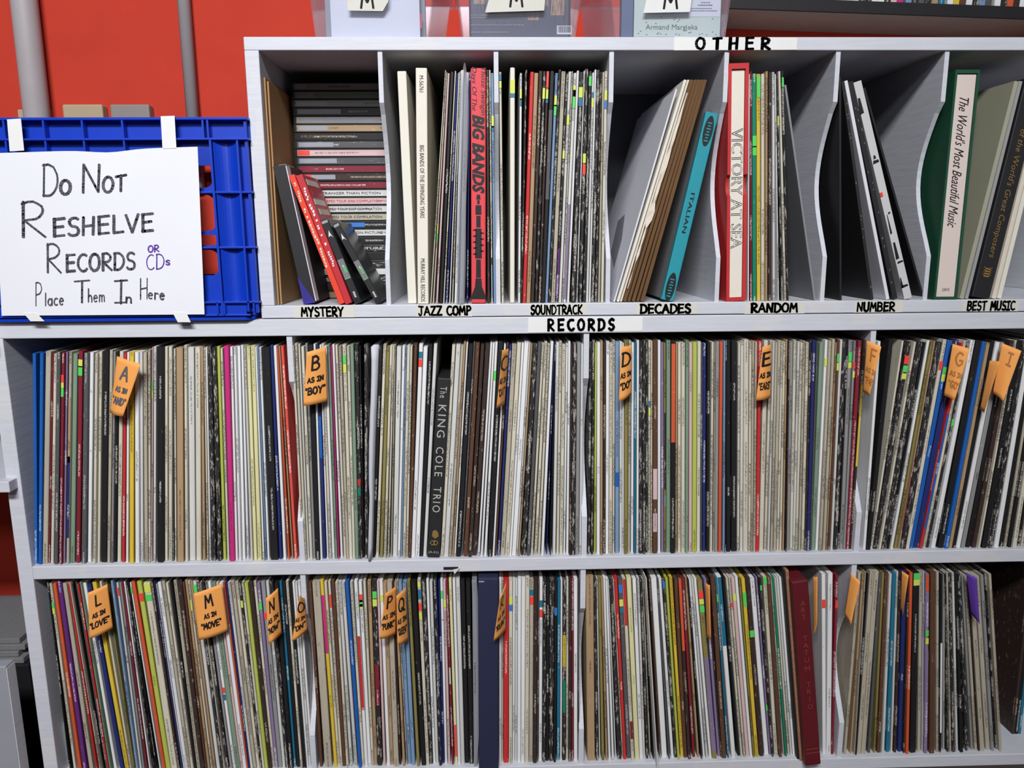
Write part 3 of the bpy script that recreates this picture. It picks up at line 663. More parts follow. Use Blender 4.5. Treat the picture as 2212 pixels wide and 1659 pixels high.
print('SPINES', len(SPINES), {r: sum(s['row'] == r for s in SPINES) for r in ROWS})

def sleeve_verts(bm, uvl, w, h, d, mi, M=None, voff=0.0, c=.0008):
    c = min(c, w * .3)
    sec = [(-w / 2, c), (-w / 2 + c, 0), (w / 2 - c, 0), (w / 2, c), (w / 2, d), (-w / 2, d)]
    n = len(sec); nz = 1
    lv = []
    for z in (0, h):
        lv.append([bm.verts.new((M @ Vector((x, y, z))) if M else (x, y, z)) for x, y in sec])
    fs = []
    for i in range(n):
        fs.append(bm.faces.new((lv[0][i], lv[0][(i + 1) % n], lv[1][(i + 1) % n], lv[1][i])))
    fs.append(bm.faces.new(list(reversed(lv[0])))); fs.append(bm.faces.new(lv[1]))
    loc = {}
    for k, z in enumerate((0, h)):
        for v, (x, y) in zip(lv[k], sec): loc[v] = (x, y, z)
    for f in fs:
        f.material_index = mi
        for lp in f.loops:
            x, y, z = loc[lp.vert]
            lp[uvl].uv = (x + (y if y > .01 else 0), z + voff)
for px, py, txt, ln in TYPE:
    r = hit(px, py)
    if r: r[1]['type'] = (txt, r[2], ln)
ranked = sorted(SPINES, key=lambda s: (not s['marks'] and 'anchor' not in s and 'type' not in s, -s['w'] * s['h']))
chosen = set(id(s) for s in ranked[:284])
GRP = {'top': 'record sleeves on the top shelf', 'mid': 'record sleeves on the middle shelf', 'bot': 'record sleeves on the bottom shelf'}
sbm = bmesh.new(); suv = sbm.loops.layers.uv.new('UVMap'); smats = []
def smat(m):
    if m not in smats: smats.append(m)
    return smats.index(m)
for s in SPINES:
    d = .313; voff = RND.random() * 40
    loc = Vector((s['x'], s['y'], s['z'])); rot = (0, s['ang'], 0)
    if id(s) in chosen:
        bm = bmesh.new(); uvl = bm.loops.layers.uv.new('UVMap')
        sleeve_verts(bm, uvl, s['w'], s['h'], d, 0, None, voff)
        o = link('record_sleeve', bm, PMAT[s['k']], None, loc, rot)
        tag(o, s['label'], 'record', GRP[s['row']]); s['o'] = o
        if 'type' in s: printed('lettering', s['type'][0], MT['whitep'], o, (0, -.0004, s['type'][1]), DOWN, s['type'][2], min(.0042, s['w'] * .6))
        for nm, v, hh, mat in sorted(s['marks'], key=lambda m: m[0]):
            bm = bmesh.new(); uvl = bm.loops.layers.uv.new('UVMap')
            e = .0003 if nm == 'colour_block' else .0006
            x = s['w'] / 2 - (.00025 if nm == 'colour_block' else .0001)
            box(bm, -x, x, -e, .0002, v - hh / 2, v + hh / 2)
            for f in bm.faces:
                for lp in f.loops: lp[uvl].uv = (lp.vert.co.x, lp.vert.co.z + voff)
            link(nm, bm, mat, o)
    else:
        M = Matrix.Translation(loc) @ Matrix.Rotation(s['ang'], 4, 'Y')
        sleeve_verts(sbm, suv, s['w'], s['h'], d, smat(PMAT[s['k']]), M, voff)
if len(sbm.faces):
    tag(link('record_sleeves', sbm, smats), 'slimmest record sleeves squeezed between the thicker ones on all three shelves', 'records', None, 'stuff')

for f0, f1, h0, h1, m, lab in ((2186, 2192, 2226, 2232, 'n', 'dark brown record sleeve leaning right in the dark end of bottom shelf'), (2193, 2199, 2232, 2238, 'K', 'black record sleeve leaning right in the dark end of bottom shelf'), (2200, 2206, 2238, 2244, 't', 'teal record sleeve leaning right in the dark end of bottom shelf')):
    dark_end = (f0, f1, h0, h1, m, lab); DARK_END.append(dark_end)
# ------------------------------------------------------------------ boxed sets and leaning things: a slab standing on a shelf
class Slab:
    def __init__(s, name, label, cat, z0, y, foot, head, ytop, depth, group=None, h=None, w=None):
        a, b = x_at(foot[0], y, z0), x_at(foot[1], y, z0)
        lo_, hi_ = .05, .36
        xm = (head[0] + head[1]) / 2
        if h is None:
            for _ in range(30):
                h = (lo_ + hi_) / 2; X = x_at(xm, y, z0 + h)
                if proj((X, y, z0 + h))[1] > ytop: lo_ = h
                else: hi_ = h
        c, d = x_at(head[0], y, z0 + h), x_at(head[1], y, z0 + h)
        s.ang = math.atan2((c + d) / 2 - (a + b) / 2, h)
        s.w = w or ((b - a) + (d - c)) / 2 * math.cos(s.ang)
        s.h = h / math.cos(s.ang) - s.w / 2 * abs(math.sin(s.ang)) * .9; s.d = depth
        s.o = empty(name, ((a + b) / 2, y, z0 + s.w / 2 * abs(math.sin(s.ang)) + .0004), label, cat, group, (0, s.ang, 0))
    def box(s, name, mat, x0, x1, y0, y1, z0, z1, bev=0.0, parent=None):
        return bx(name, mat, x0, x1, y0, y1, z0, z1, parent or s.o, bev)
    def body(s, name, mat, bev=.0012): return s.box(name, mat, -s.w / 2, s.w / 2, 0, s.d, 0, s.h, bev)
    def type(s, txt, mat, zc, length, height=None, x=0.0, y=-.0004, **kw):
        return printed('lettering', txt, mat, s.o, (x, y, zc * s.h), DOWN, length, height, **kw)
def P(ox, sc, *v): return tuple(ox + x / sc for x in v)

# black box with gold letters
b = Slab('box_set', 'black record box with gold lettering, half way along the middle shelf', 'record box', S1, .006, P(620, s3, 1002, 1094), P(620, s3, 1082, 1172), 818, .30)
b.body('box', MT['blackbox'])
for t_, f_, l_ in (('The', .925, .0165), ('KING', .768, .049), ('COLE', .545, .045), ('TRIO', .332, .040)): b.type(t_, MT['silver'], f_, l_, .0115 if l_ > .03 else .0095, spacing=1.25)
bm = bmesh.new()                                   # little seated-player emblem and trade marks near the foot
prism(bm, [(-.004, .034), (.001, .030), (.006, .034), (.005, .040), (.001, .044), (-.003, .042)], 'y', -.0005, .0002)
for x0, x1, z0, z1 in ((-.006, .006, .0255, .027), (-.006, .006, .0195, .021), (-.006, -.0045, .0195, .027), (.0045, .006, .0195, .027), (-.001, .001, .021, .0255)): box(bm, x0, x1, -.0005, .0002, z0, z1)
link('emblem', bm, MT['gold'], b.o)
printed('lettering', '(A-51)', MT['silver'], b.o, (0, -.0004, .008), FRONT, .015, .0045)

# navy box
b = Slab('box_set', 'thick plain navy blue record box sticking out of the bottom shelf', 'record box', B1, -.0085, P(940, s4, 366, 529), P(940, s4, 356, 529), 1250, .31)
b.body('box', MT['navy'], .002); b.box('label', MT['dim'], -.014, -.006, -.0004, .001, b.h - .006, b.h - .004)
# maroon leather box
b = Slab('box_set', 'thick maroon box with faint gold lettering, leaning on the bottom shelf', 'record box', B1, -.018, P(1500, s4, 934, 1052), P(1500, s4, 806, 958), 1256, .31)
b.body('box', MT['maroon'], .002)
yt = {'ART': (.885, .850, .812), 'TATUM': (.700, .662, .624, .582, .538), 'TRIO': (.452, .414, .372, .330)}
for wd_, fs_ in yt.items():
    for ch_, f_ in zip(wd_, fs_): printed('lettering', ch_, MT['faint'], b.o, (.0015, -.0005, f_ * b.h), FRONT, None, .0082)
for z in (.022, .029): b.box('gilt_band', MT['faint'], -b.w * .38, b.w * .38, -.0004, .0005, z, z + .0012)
# speckled album
b = Slab('record_album', 'old record album with a worn speckled tan spine, left of the maroon box', 'record album', B1, -.004, P(1500, s4, 866, 906), P(1500, s4, 746, 786), 1234, .30)
b.box('cover', MT['blackc'], -b.w / 2, b.w / 2, .003, b.d, 0, b.h, .001); b.box('spine', MT['leather'], -b.w * .12, b.w / 2 + .0004, 0, .02, 0, b.h + .001, .001)
# tall wrap of clear film: glossy outer bag left of the navy box
b = Slab('outer_sleeve', 'loose clear plastic outer sleeve curling out left of the navy box', 'plastic sleeve', B1, .002, P(940, s4, 330, 356), P(940, s4, 303, 350), 1252, .30)
bm = bmesh.new(); n = 14
cv = [[bm.verts.new((-.004 + .005 * math.sin(PI * i / n) + dx, -.006 * math.sin(PI * i / n * .9), b.h * i / n)) for dx in (0, .0085 - .004 * abs(i / n - .8))] for i in range(n + 1)]
for i in range(n): bm.faces.new((cv[i][0], cv[i][1], cv[i + 1][1], cv[i + 1][0]))
bb = [bm.verts.new((.004, b.d, 0)), bm.verts.new((.004, b.d, b.h))]
bm.faces.new([c[1] for c in cv] + [bb[1], bb[0]])
o = link('film', bm, MT['film'], b.o); o.modifiers.new('t', 'SOLIDIFY').thickness = .0002
# folded white paper bag in the middle shelf
b = Slab('inner_sleeve', 'crumpled white paper inner sleeve bulging out left of the black K spine', 'paper sleeve', S1, -.002, P(620, s3, 578, 606), P(620, s3, 605, 640), 750, .30)
bm = bmesh.new(); n = 16; rr = random.Random(5)
cv = []
for i in range(n + 1):
    f = i / n; wv = .0045 + .004 * f; k = .0012 * math.sin(f * 9) + rr.uniform(-.0003, .0003)
    cv.append([bm.verts.new((-wv * .5 + k, .0, b.h * f)), bm.verts.new((k - .0002, -.0045 * math.sin(PI * min(1, f + .1)), b.h * f)), bm.verts.new((wv * .5 + k * .4, .001, b.h * f)), bm.verts.new((.001, b.d, b.h * f))])
for i in range(n):
    for j in range(4): bm.faces.new((cv[i][j], cv[i][(j + 1) % 4], cv[i + 1][(j + 1) % 4], cv[i + 1][j]))
bm.faces.new(cv[0]); bm.faces.new(cv[-1]); link('paper', bm, MT['softpaper'], b.o, smooth=True)

for f0, f1, h0, h1, m, lab in DARK_END:
    b = Slab('record_sleeve', lab, 'record', B1, .05, (f0, f1), (h0, h1), 1236, .27, 'record sleeves on the bottom shelf')
    bm = bmesh.new(); uvl = bm.loops.layers.uv.new('UVMap'); sleeve_verts(bm, uvl, b.w, b.h, b.d, 0, None, f0 * .7); link('sleeve', bm, PMAT[m], b.o)
# ---- top shelf
q = s2_
b = Slab('box_set', 'blank white record box leaning at the left of the jazz cell', 'record box', U0, .010, P(820, q, 160, 206), P(820, q, 97, 150), 154, .30)
b.body('box', MT['ivory'])
b = Slab('box_set', 'thick cream record box printed with small black capitals, jazz cell', 'record box', U0, .003, P(820, q, 213, 274), P(820, q, 202, 265), 147, .305)
b.body('box', MT['ivory'])
b.type('M-56761', MT['print_'], .935, .021, .0056); b.type('BIG BANDS OF THE SWINGING YEARS', MT['print_'], .53, .097, .0060); b.type('MURRAY HILL RECORDS', MT['print_'], .105, .060, .0060)
b = Slab('box_set', 'thick red record box with black lettering and a clarinet', 'record box', U0, .001, P(820, q, 511, 597), P(820, q, 513, 592), 147, .305)
b.body('box', MT['salmon'], .0018)
b.type('Those Swingin', MT['print_'], .905, .062, .0085, x=.006, shear=.25); b.type('Days Of The', MT['print_'], .915, .056, .0085, x=-.0062, shear=.25)
b.type('BIG BANDS', MT['print_'], .645, .104, .017, shear=.25, bold=.045)
bm = bmesh.new(); hc = b.h                                      # the printed clarinet
def zz(f): return f * hc
for z0, z1, w0, w1 in ((.475, .455, .0022, .003), (.452, .435, .0018, .0016), (.43, .39, .004, .0042), (.385, .335, .003, .003), (.33, .20, .0042, .0048), (.195, .115, .0032, .0036), (.112, .075, .0042, .005), (.075, .03, .005, .0105), (.03, .02, .0105, .0108)):
    prism(bm, [(-w0, zz(z0)), (w0, zz(z0)), (w1, zz(z1)), (-w1, zz(z1))], 'y', -.0004, .0002)
for i in range(9):
    f = .32 - i * .013; sgn = 1 if i % 2 else -1
    box(bm, sgn * .003, sgn * .0075, -.0004, .0002, zz(f), zz(f) + .002)
link('clarinet_print', bm, MT['print_'], b.o)
b = Slab('box_set', 'blank cream record box standing alone right of the second upright', 'record box', U0, .004, P(1040, q, 160, 186), P(1040, q, 161, 187), 146, .305)
b.body('box', MT['ivory'], .0016); b.box('sticker', MT['stL'], -b.w / 2, b.w / 2, -.0005, .001, b.h * .895, b.h * .95); b.box('sticker', MT['stT'], -b.w / 2, b.w / 2, -.0005, .001, b.h * .878, b.h * .893)
b = Slab('crumpled_sleeve', 'crinkled clear sleeve poking above the records left of red box', 'plastic sleeve', U0, -.001, P(820, q, 428, 474), P(820, q, 462, 494), 137, .30, w=.012)
bm = bmesh.new(); n = 12; cv = []
for i in range(n + 1):
    f = i / n; ww = .0060 - .005 * max(0, f - .9) * 10
    cv.append([bm.verts.new((-ww + .0008 * math.sin(f * 13), 0, b.h * f)), bm.verts.new((.001 * math.sin(f * 17), -.003, b.h * f)), bm.verts.new((ww + .0006 * math.sin(f * 11), .001, b.h * f))])
for i in range(n):
    for j in range(2): bm.faces.new((cv[i][j], cv[i][j + 1], cv[i + 1][j + 1], cv[i + 1][j]))
o = link('film', bm, MT['film'], b.o); o.modifiers.new('t', 'SOLIDIFY').thickness = .0002

# decades cell: leaning bundle of old sleeves
ox = 1300
b = Slab('record_sleeve', 'white sleeve with its blank face showing, leftmost of the leaning bundle', 'record', U0, .006, P(ox, q, 64, 74), P(ox, q, 412, 424), 193, .28, 'leaning sleeves in the decades cell', w=.0022)
b.body('sleeve', MT['whiteface'], 0)
bm = bmesh.new(); prism(bm, [(.075, .045), (.15, .07), (.17, .12), (.12, .13), (.08, .09)], 'x', -b.w / 2 - .0003, -b.w / 2 + .0002); link('stain', bm, MT['greyface'], b.o)
DEC = [('82 98 462 476', 'ivory', 'ivory'), ('99 115 478 494', 'torn', 'worn pale'), ('116 138 496 516', 'brownslv', 'brown'), ('139 163 518 536', 'brownslv', 'brown'), ('164 188 538 553', 'brownslv', 'brown'), ('189 213 555 570', 'brownslv', 'brown'), ('214 237 572 590', 'brownslv', 'brown')]
for i, (t, m, wn) in enumerate(DEC):
    a = list(map(float, t.split()))
    b = Slab('record_sleeve', '%s sleeve edge in the leaning bundle, %s from its left side' % (wn, ORD[i + 1]), 'record', U0, .006 + .001 * (i % 3), P(ox, q, a[0], a[1]), P(ox, q, a[2], a[3]), 173, .30, 'leaning sleeves in the decades cell')
    b.w = min(b.w, .0058) - .0012 * (i % 2)
    b.body('sleeve', MT[m], .0004)
    if i == 2:                                                     # ragged strip of torn spine paper hanging off it
        bm = bmesh.new(); n = 22; rr = random.Random(3); L = []
        for k in range(n + 1):
            f = k / n; z = b.h * (.06 + .88 * f)
            wl = .0010 + rr.uniform(0, .0016) + (.0038 if 7 < k < 10 else 0) + (.0016 if 12 < k < 16 else 0) - (.0008 if f > .9 or f < .16 else 0)
            L.append((bm.verts.new((-.002 - wl * .7, -.0022 - rr.uniform(0, .002), z)), bm.verts.new((-.002 + wl * .9, -.0026 - rr.uniform(0, .002), z))))
        for k in range(n): bm.faces.new((L[k][0], L[k][1], L[k + 1][1], L[k + 1][0]))
        o = link('torn_spine_paper', bm, MT['torn'], b.o); o.modifiers.new('t', 'SOLIDIFY').thickness = .0004
b = Slab('record_album', 'grey record album with a teal lettered spine, leaning in the decades cell', 'record album', U0, .004, P(ox, q, 329, 404), P(ox, q, 586, 656), 244, .262)
b.box('cover', MT['greycloth'], -b.w / 2 + .0005, b.w / 2 - .0005, .004, b.d, .001, b.h - .002, .001)
b.box('spine', MT['teal'], -b.w / 2, b.w / 2, 0, .010, 0, b.h, .0012)
b.type('ITALIAN', MT['print_'], .475, .056, .0055, spacing=1.1, bold=.02)
for z in (.075, .905):
    bm = bmesh.new(); cyl(bm, (0, -.0005, 0), (0, .0002, 0), 1, 24)
    for v in bm.verts: v.co.x *= b.w * .36; v.co.z = v.co.z * .0205 + b.h * z
    o = link('medallion', bm, MT['blackc'], b.o)
    bm = bmesh.new()
    for k in range(7): box(bm, -.003 + .0012 * (k % 2), .002 + .001 * ((k + 1) % 2), -.0008, -.0004, b.h * z - .014 + k * .004, b.h * z - .0125 + k * .004)
    link('medallion_print', bm, MT['teal'], o)

# random cell: red slipcase
ox = 1540
b = Slab('slipcase', 'red slipcase holding a cream box with outlined capitals', 'record box', U0, .002, P(ox, q, 71, 187), P(ox, q, 91, 199), 137, .31)
w, h, d = b.w / 2, b.h, b.d; t = .0045
bm = bmesh.new(); nc = 10; zc, rc = h * .50, .0145
for sx in (-1, 1):                                                 # side boards with a thumb notch
    pts = [(0, 0), (d, 0), (d, h), (0, h)] + [(0, zc + rc)] + [(rc * .62 * math.sin(PI * i / nc), zc + rc * math.cos(PI * i / nc)) for i in range(1, nc)] + [(0, zc - rc)]
    x0, x1 = (-w, -w + t) if sx < 0 else (w - t, w)
    prism(bm, pts, 'x', x0, x1)
box(bm, -w + t, w - t, 0, d, 0, t); box(bm, -w + t, w - t, 0, d, h - t * 1.6, h); box(bm, -w + t, w - t, d - .003, d, t, h - t)
link('case', bm, MT['slipred'], b.o)
b.box('inner_box', MT['ivory'], -w + t + .0003, w - t - .0003, .0035, d - .004, t + .0003, h - t * 1.6 - .0004, .0006)
b.type('VICTORY AT SEA', MT['inkgrey'], .485, .163, .0158, y=.0030, outline=.0046)
b = Slab('record_sleeve', 'plain grey sleeve leaning alone against the records right of slipcase', 'record', U0, .010, P(ox, q, 566, 577), P(ox, q, 400, 411), 184, .30, w=.0028)
b.body('sleeve', MT['greyface'], .0004)

# number cell: five leaning sleeves
ox = 1780; q2 = 2.5926
for foot, head, ytop, mat, lab, wid in (((88, 100), (86, 96), 167, 'blackc', 'black sleeve standing upright at the left of the number cell', .003),
        ((262, 278), (100, 112), 176, 'blackbox', 'black sleeve with a scuffed spine, second in the number cell', .0042),
        ((345, 371), (112, 132), 175, 'whiteface', 'white sleeve leaning between two black ones in number cell', .0048),
        ((380, 418), (134, 162), 177, 'blackbox', 'thick scuffed black sleeve right of the slim white one, number cell', .0070),
        ((440, 503), (163, 206), 177, 'palegrey', 'thick pale sleeve with black letter marks, number cell', .0112),
        ((552, 567), (220, 231), 190, 'blackc', 'black sleeve leaning furthest right in the number cell', .003)):
    b = Slab('record_sleeve', lab, 'record', U0, .005, P(ox, q2, *foot), P(ox, q2, *head), ytop, .30, 'leaning sleeves in the number cell', w=wid)
    b.body('sleeve', MT[mat], .0005)
    rr = random.Random(int(foot[0]))
    if mat == 'blackbox':                                          # scuffs
        bm = bmesh.new()
        for k in range(15):
            z = rr.uniform(.05, .95) * b.h; x = rr.uniform(-.35, .35) * b.w
            box(bm, x - .00025, x + .00025, -.0004, .0002, z, z + rr.uniform(.0005, .0035))
        link('scuff_print', bm, MT['greyc'], b.o)
    if mat == 'palegrey':
        bm = bmesh.new()
        for z0, z1, x0, x1 in ((.86, .93, -.0062, -.001), (.635, .65, -.005, .004), (.655, .672, -.003, .001), (.40, .41, -.001, .003), (.31, .40, -.004, -.0012), (.19, .27, -.0045, .0004), (.17, .18, -.004, .005), (.055, .105, -.0062, -.003), (.055, .067, -.006, .004)):
            prism(bm, [(x0, z0 * b.h), (x1, z0 * b.h + .001), (x1 - .0008, z1 * b.h), (x0 + .0012, z1 * b.h)], 'y', -.0004, .0002)
        link('lettering', bm, MT['print_'], b.o)
        b.box('sticker', MT['stR'], -b.w * .5, -b.w * .15, -.0006, .0002, .485 * b.h, .505 * b.h)

# best music cell
ox = 1960
b = Slab('slipcase', 'green slipcase holding a pale box with black script lettering', 'record box', U0, .002, P(ox, q, 150, 276), P(ox, q, 268, 412), 151, .31)
w, h, d = b.w / 2, b.h, b.d; t = .0032
bm = bmesh.new()
box(bm, -w, -w + t, 0, d, 0, h); box(bm, w - t, w, 0, d, 0, h); box(bm, -w + t, w - t, 0, d, 0, t); box(bm, -w + t, w - t, 0, d, h - t * 1.5, h); box(bm, -w + t, w - t, d - .003, d, t, h - t)
link('case', bm, MT['slipgreen'], b.o)
b.box('inner_box', MT['pinkish'], -w + t + .0003, w - t - .0003, .002, d - .004, t + .0003, h - t * 1.5 - .001, .0006)
b.type("The World's Most Beautiful Music", MT['print_'], .605, .176, .0140, y=.0016, shear=.5)
printed('lettering', '2805', MT['inkgrey'], b.o, (0, .0016, .014), FRONT, .011, .0042)
gcase = b
b = Slab('record_sleeve', 'pale olive sleeve with a worn edge leaning on the green slipcase', 'record', U0, .006, P(ox, q, 290, 318), P(ox, q, 602, 624), 176, .30, w=.0060)
b.body('sleeve', MT['olivecover'], .0004)
b = Slab('record_sleeve', 'off-white sleeve between the olive sleeve and black composers box', 'record', U0, .006, P(ox, q, 321, 342), P(ox, q, 628, 646), 176, .30, w=.0046)
b.body('sleeve', MT['greyc'], .0004)
b = Slab('box_set', 'thick black record box with gold script, leaning at the right edge', 'record box', U0, .004, P(ox, q, 352, 468), P(ox, q, 658, 778), 172, .29, w=.0265)
b.body('box', MT['blackbox'])
b.type("of the World's Great Composers", MT['gold'], .485, .178, .0115, shear=.2)
bm = bmesh.new()
for k in range(4): box(bm, -.006, .006, -.0005, .0002, .030 + k * .0035, .0322 + k * .0035)
box(bm, -.006, -.0045, -.0005, .0002, .03, .044); box(bm, .0045, .006, -.0005, .0002, .03, .044); link('emblem', bm, MT['gold'], b.o)
for i, (f0, f1) in enumerate(((472, 497), (500, 528))):
    b = Slab('record_sleeve', ('cream sleeve leaning against the right side of the black composers box', 'cream sleeve furthest right in the best music cell')[i], 'record', U0, .006, P(ox, q, f0, f1), P(ox, q, f0 + 300, f1 + 296), 178, .30, w=.0062)
    b.body('sleeve', MT['ivory' if i else 'torn'], .0004)

# ------------------------------------------------------------------ mystery cell
for i in range(2):                                                 # cardboard sheets along the left wall
    x = V0X + .0008 + i * .0032
    o = bx('cardboard_sheet', MT['cardb'], 0, .0024, 0, .29, 0, at(575, 168, .012).z - U0 - i * .004, None, .0004, (x, .012 + .004 * i, U0 + .0004))
    tag(o, ('brown cardboard sheet flat against the side wall of the mystery cell', 'brown cardboard sheet facing into the mystery cell beside the stack of discs')[i], 'cardboard', 'cardboard sheets in the mystery cell')
ox, sc, oy = 580, 4.739, 330
b = Slab('boxed_book', 'dark grey box with a blue corner and white side, leaning on cardboard', 'book', U0, .012, P(ox, sc, 356, 488), P(ox, sc, 42, 166), 358, .100)
b.box('cover', MT['blackbox'], -b.w / 2, b.w / 2, 0, b.d, 0, b.h, .0008)
bm = bmesh.new(); w = b.w / 2
prism(bm, [(-w, 0), (w, 0), (-w, .040)], 'y', -.0003, .0002); link('blue_corner', bm, MT['bluev'], b.o)
b.box('page_block', MT['whiteface'], w - .0002, w + .0012, .001, .020, .002, b.h - .002)
b.box('top_label', MT['whiteface'], -w * .1, w, .002, .05, b.h - .0005, b.h + .0004)
for foot, head, ytop, mat, lab, tm in (((726, 780), (192, 266), 379, 'cdor', 'slim orange-red book leaning left in the mystery cell', 'torn'), ((786, 858), (268, 345), 379, 'cdred', 'slim dark red book leaning right of the orange-red one', 'whitep')):
    b = Slab('book', lab, 'book', U0, .002, P(ox, sc, *foot), P(ox, sc, *head), ytop, .10, 'slim red books in the mystery cell')
    b.body('cover', MT[mat], .001)
    bm = bmesh.new(); rr = random.Random(int(foot[0])); z = b.h * .94
    while z > b.h * .30:
        g = rr.uniform(.0015, .004)
        if rr.random() > .22:
            x = rr.uniform(-.001, .001); prism(bm, [(x - .0016, z), (x + .0016, z + .0006), (x + .001, z - g + .0008), (x - .001, z - g)], 'y', -.0005, .0002)
        z -= g + .0009
    link('lettering', bm, MT[tm], b.o)
    if mat == 'cdred':
        for k in range(6):                                         # striped picture on the cover
            b.box('cover_stripe', MT[('torn', 'cdred', 'ivory')[k % 3]], b.w / 2 - .0002, b.w / 2 + .0004, .012 + .008 * (k % 2), .085, b.h * (.92 - .075 * k), b.h * (.965 - .075 * k))
for foot, head, ytop, lab in (((874, 962), (520, 602), 475, 'black disc case with a green mark, left of a pair'), ((1092, 1172), (634, 716), 483, 'black disc case with a green mark, leaning furthest right')):
    b = Slab('disc_case', lab, 'disc case', U0, .004, P(ox, sc, *foot), P(ox, sc, *head), ytop, .10, 'black disc cases in the mystery cell')
    b.body('case', MT['dvdk'], .0022); w = b.w / 2
    b.box('spine_card', MT['greyc'], -w * .8, w * .8, -.0003, .001, b.h * .30, b.h * .52) if False else b.box('spine_card', MT['blackbox'], -w * .82, w * .82, -.0003, .001, b.h * .05, b.h * .95)
    b.box('grey_patch', MT['greycloth'], -w * .8, w * .8, -.0005, .0004, b.h * .30, b.h * .53)
    bm = bmesh.new(); box(bm, -w * .8, w * .8, -.0007, .0002, b.h * .297, b.h * .303)
    for k in range(3): box(bm, -w * .1, w * .5, -.0007, .0002, b.h * (.37 + .025 * k), b.h * (.385 + .025 * k))
    link('green_mark', bm, MT['stG'], b.o)
    bm = bmesh.new()
    prism(bm, [(-w * .5, b.h * .80), (w * .1, b.h * .87), (w * .2, b.h * .83), (w * .55, b.h * .78), (w * .1, b.h * .81)], 'y', -.0007, .0002)
    prism(bm, [(-w * .1, b.h * .44), (w * .3, b.h * .44), (w * .1, b.h * .465)], 'y', -.0007, .0002)
    for k in range(4): box(bm, -w * .2, w * .3, -.0006, .0002, b.h * (.075 + .018 * k), b.h * (.086 + .018 * k))
    link('logo_print', bm, MT['whitep'], b.o)
    b.box('top_edge', MT['greyc'], -w * .8, w * .8, -.0003, .001, b.h * .955, b.h * .985)
# stack of disc cases, spines out
CDS = [('G', None), ('e', None), ('G', None), ('g', None), ('w', None), ('T', None), ('K', "MUSICIAN'S ATLAS"), ('g', None), ('P', None), ('g', None), ('r', None), ('n', None), ('r', None), ('W', 'STRANGER THAN FICTION'),
       ('P', 'WARPED TOUR 2006 COMPILATION'), ('W', 'WARPED TOUR 2007 COMPILATION'), ('w', 'WARPED TOUR COMPILATION'), ('K', None), ('W', 'ORIGINAL MOTION PICTURE'), ('K', None), ('k', 'MOTION PICTURE'), ('K', None), ('k', None), ('W', None), ('k', 'SPOTLIGHT'), ('n', None), ('T', None)]
CNAME = {k: v[5] for k, v in PAL.items()}
cy = .118; ztop = at(750, 178, cy).z; n = len(CDS); th = (ztop - U0) / n
for i, (k, txt) in enumerate(CDS):
    z = U0 + (n - 1 - i) * th + .0002 * 0; rr = random.Random(100 + i)
    cx = -.3108 - .0025 - .071 + rr.uniform(-.0012, .0004); yy = cy + rr.uniform(0, .003)
    lab = '%s-spined disc case in the stack behind the red books, %s from the top' % (CNAME[{'W': 'w', 'w': 'c'}.get(k, k)], ORD[i])
    o = bx('disc_case', MT['dvdk'], -.071, .071, 0, .124, 0, th - .0004, None, .0005, (cx, yy, z + .0003))
    tag(o, lab, 'disc case', 'stack of disc cases in the mystery cell')
    bm = bmesh.new(); uvl = bm.loops.layers.uv.new('UVMap')
    box(bm, -.0665, .0700, -.0004, .0008, .0015, th - .0017)
    vo = rr.random() * 30
    for f in bm.faces:
        for lp in f.loops: lp[uvl].uv = (lp.vert.co.z - th / 2, lp.vert.co.x + vo)
    link('spine_card', bm, PMAT[{'W': 'w', 'w': 'c'}.get(k, k)], o)  # white spines get duller cards, shade of the stack in their colour
    if i in (0, 1, 2, 3, 4, 5, 7, 9, 11):
        bx('spine_patch', MT['dim'], -.064, (-.048, -.036, -.018, .0, .058, -.02, -.012, -.008, -.012)[(0, 1, 2, 3, 4, 5, 7, 9, 11).index(i)], -.0007, 0, .0026, th - .0026, o)
    if i in (8, 11, 15): bx('spine_patch', MT['stR' if i != 15 else 'card'], -.066, -.048 if i != 15 else -.03, -.0008, 0, .0024, th - .0024, o)
    if i == 17: bx('spine_patch', MT['stB'], -.02, .03, -.0007, 0, .0026, th - .0026, o)  # blue glare on the black spine, made as a coloured patch
    if txt:
        printed('lettering', txt, MT['gold'] if k == 'K' and i == 6 else (MT['whitep'] if k in 'Kk' else (MT['cdred'] if k == 'P' else MT['print_'])), o, (.010 if i != 6 else -.02, -.0009, th / 2), FRONT, .092 if i != 6 else .080, .0036)

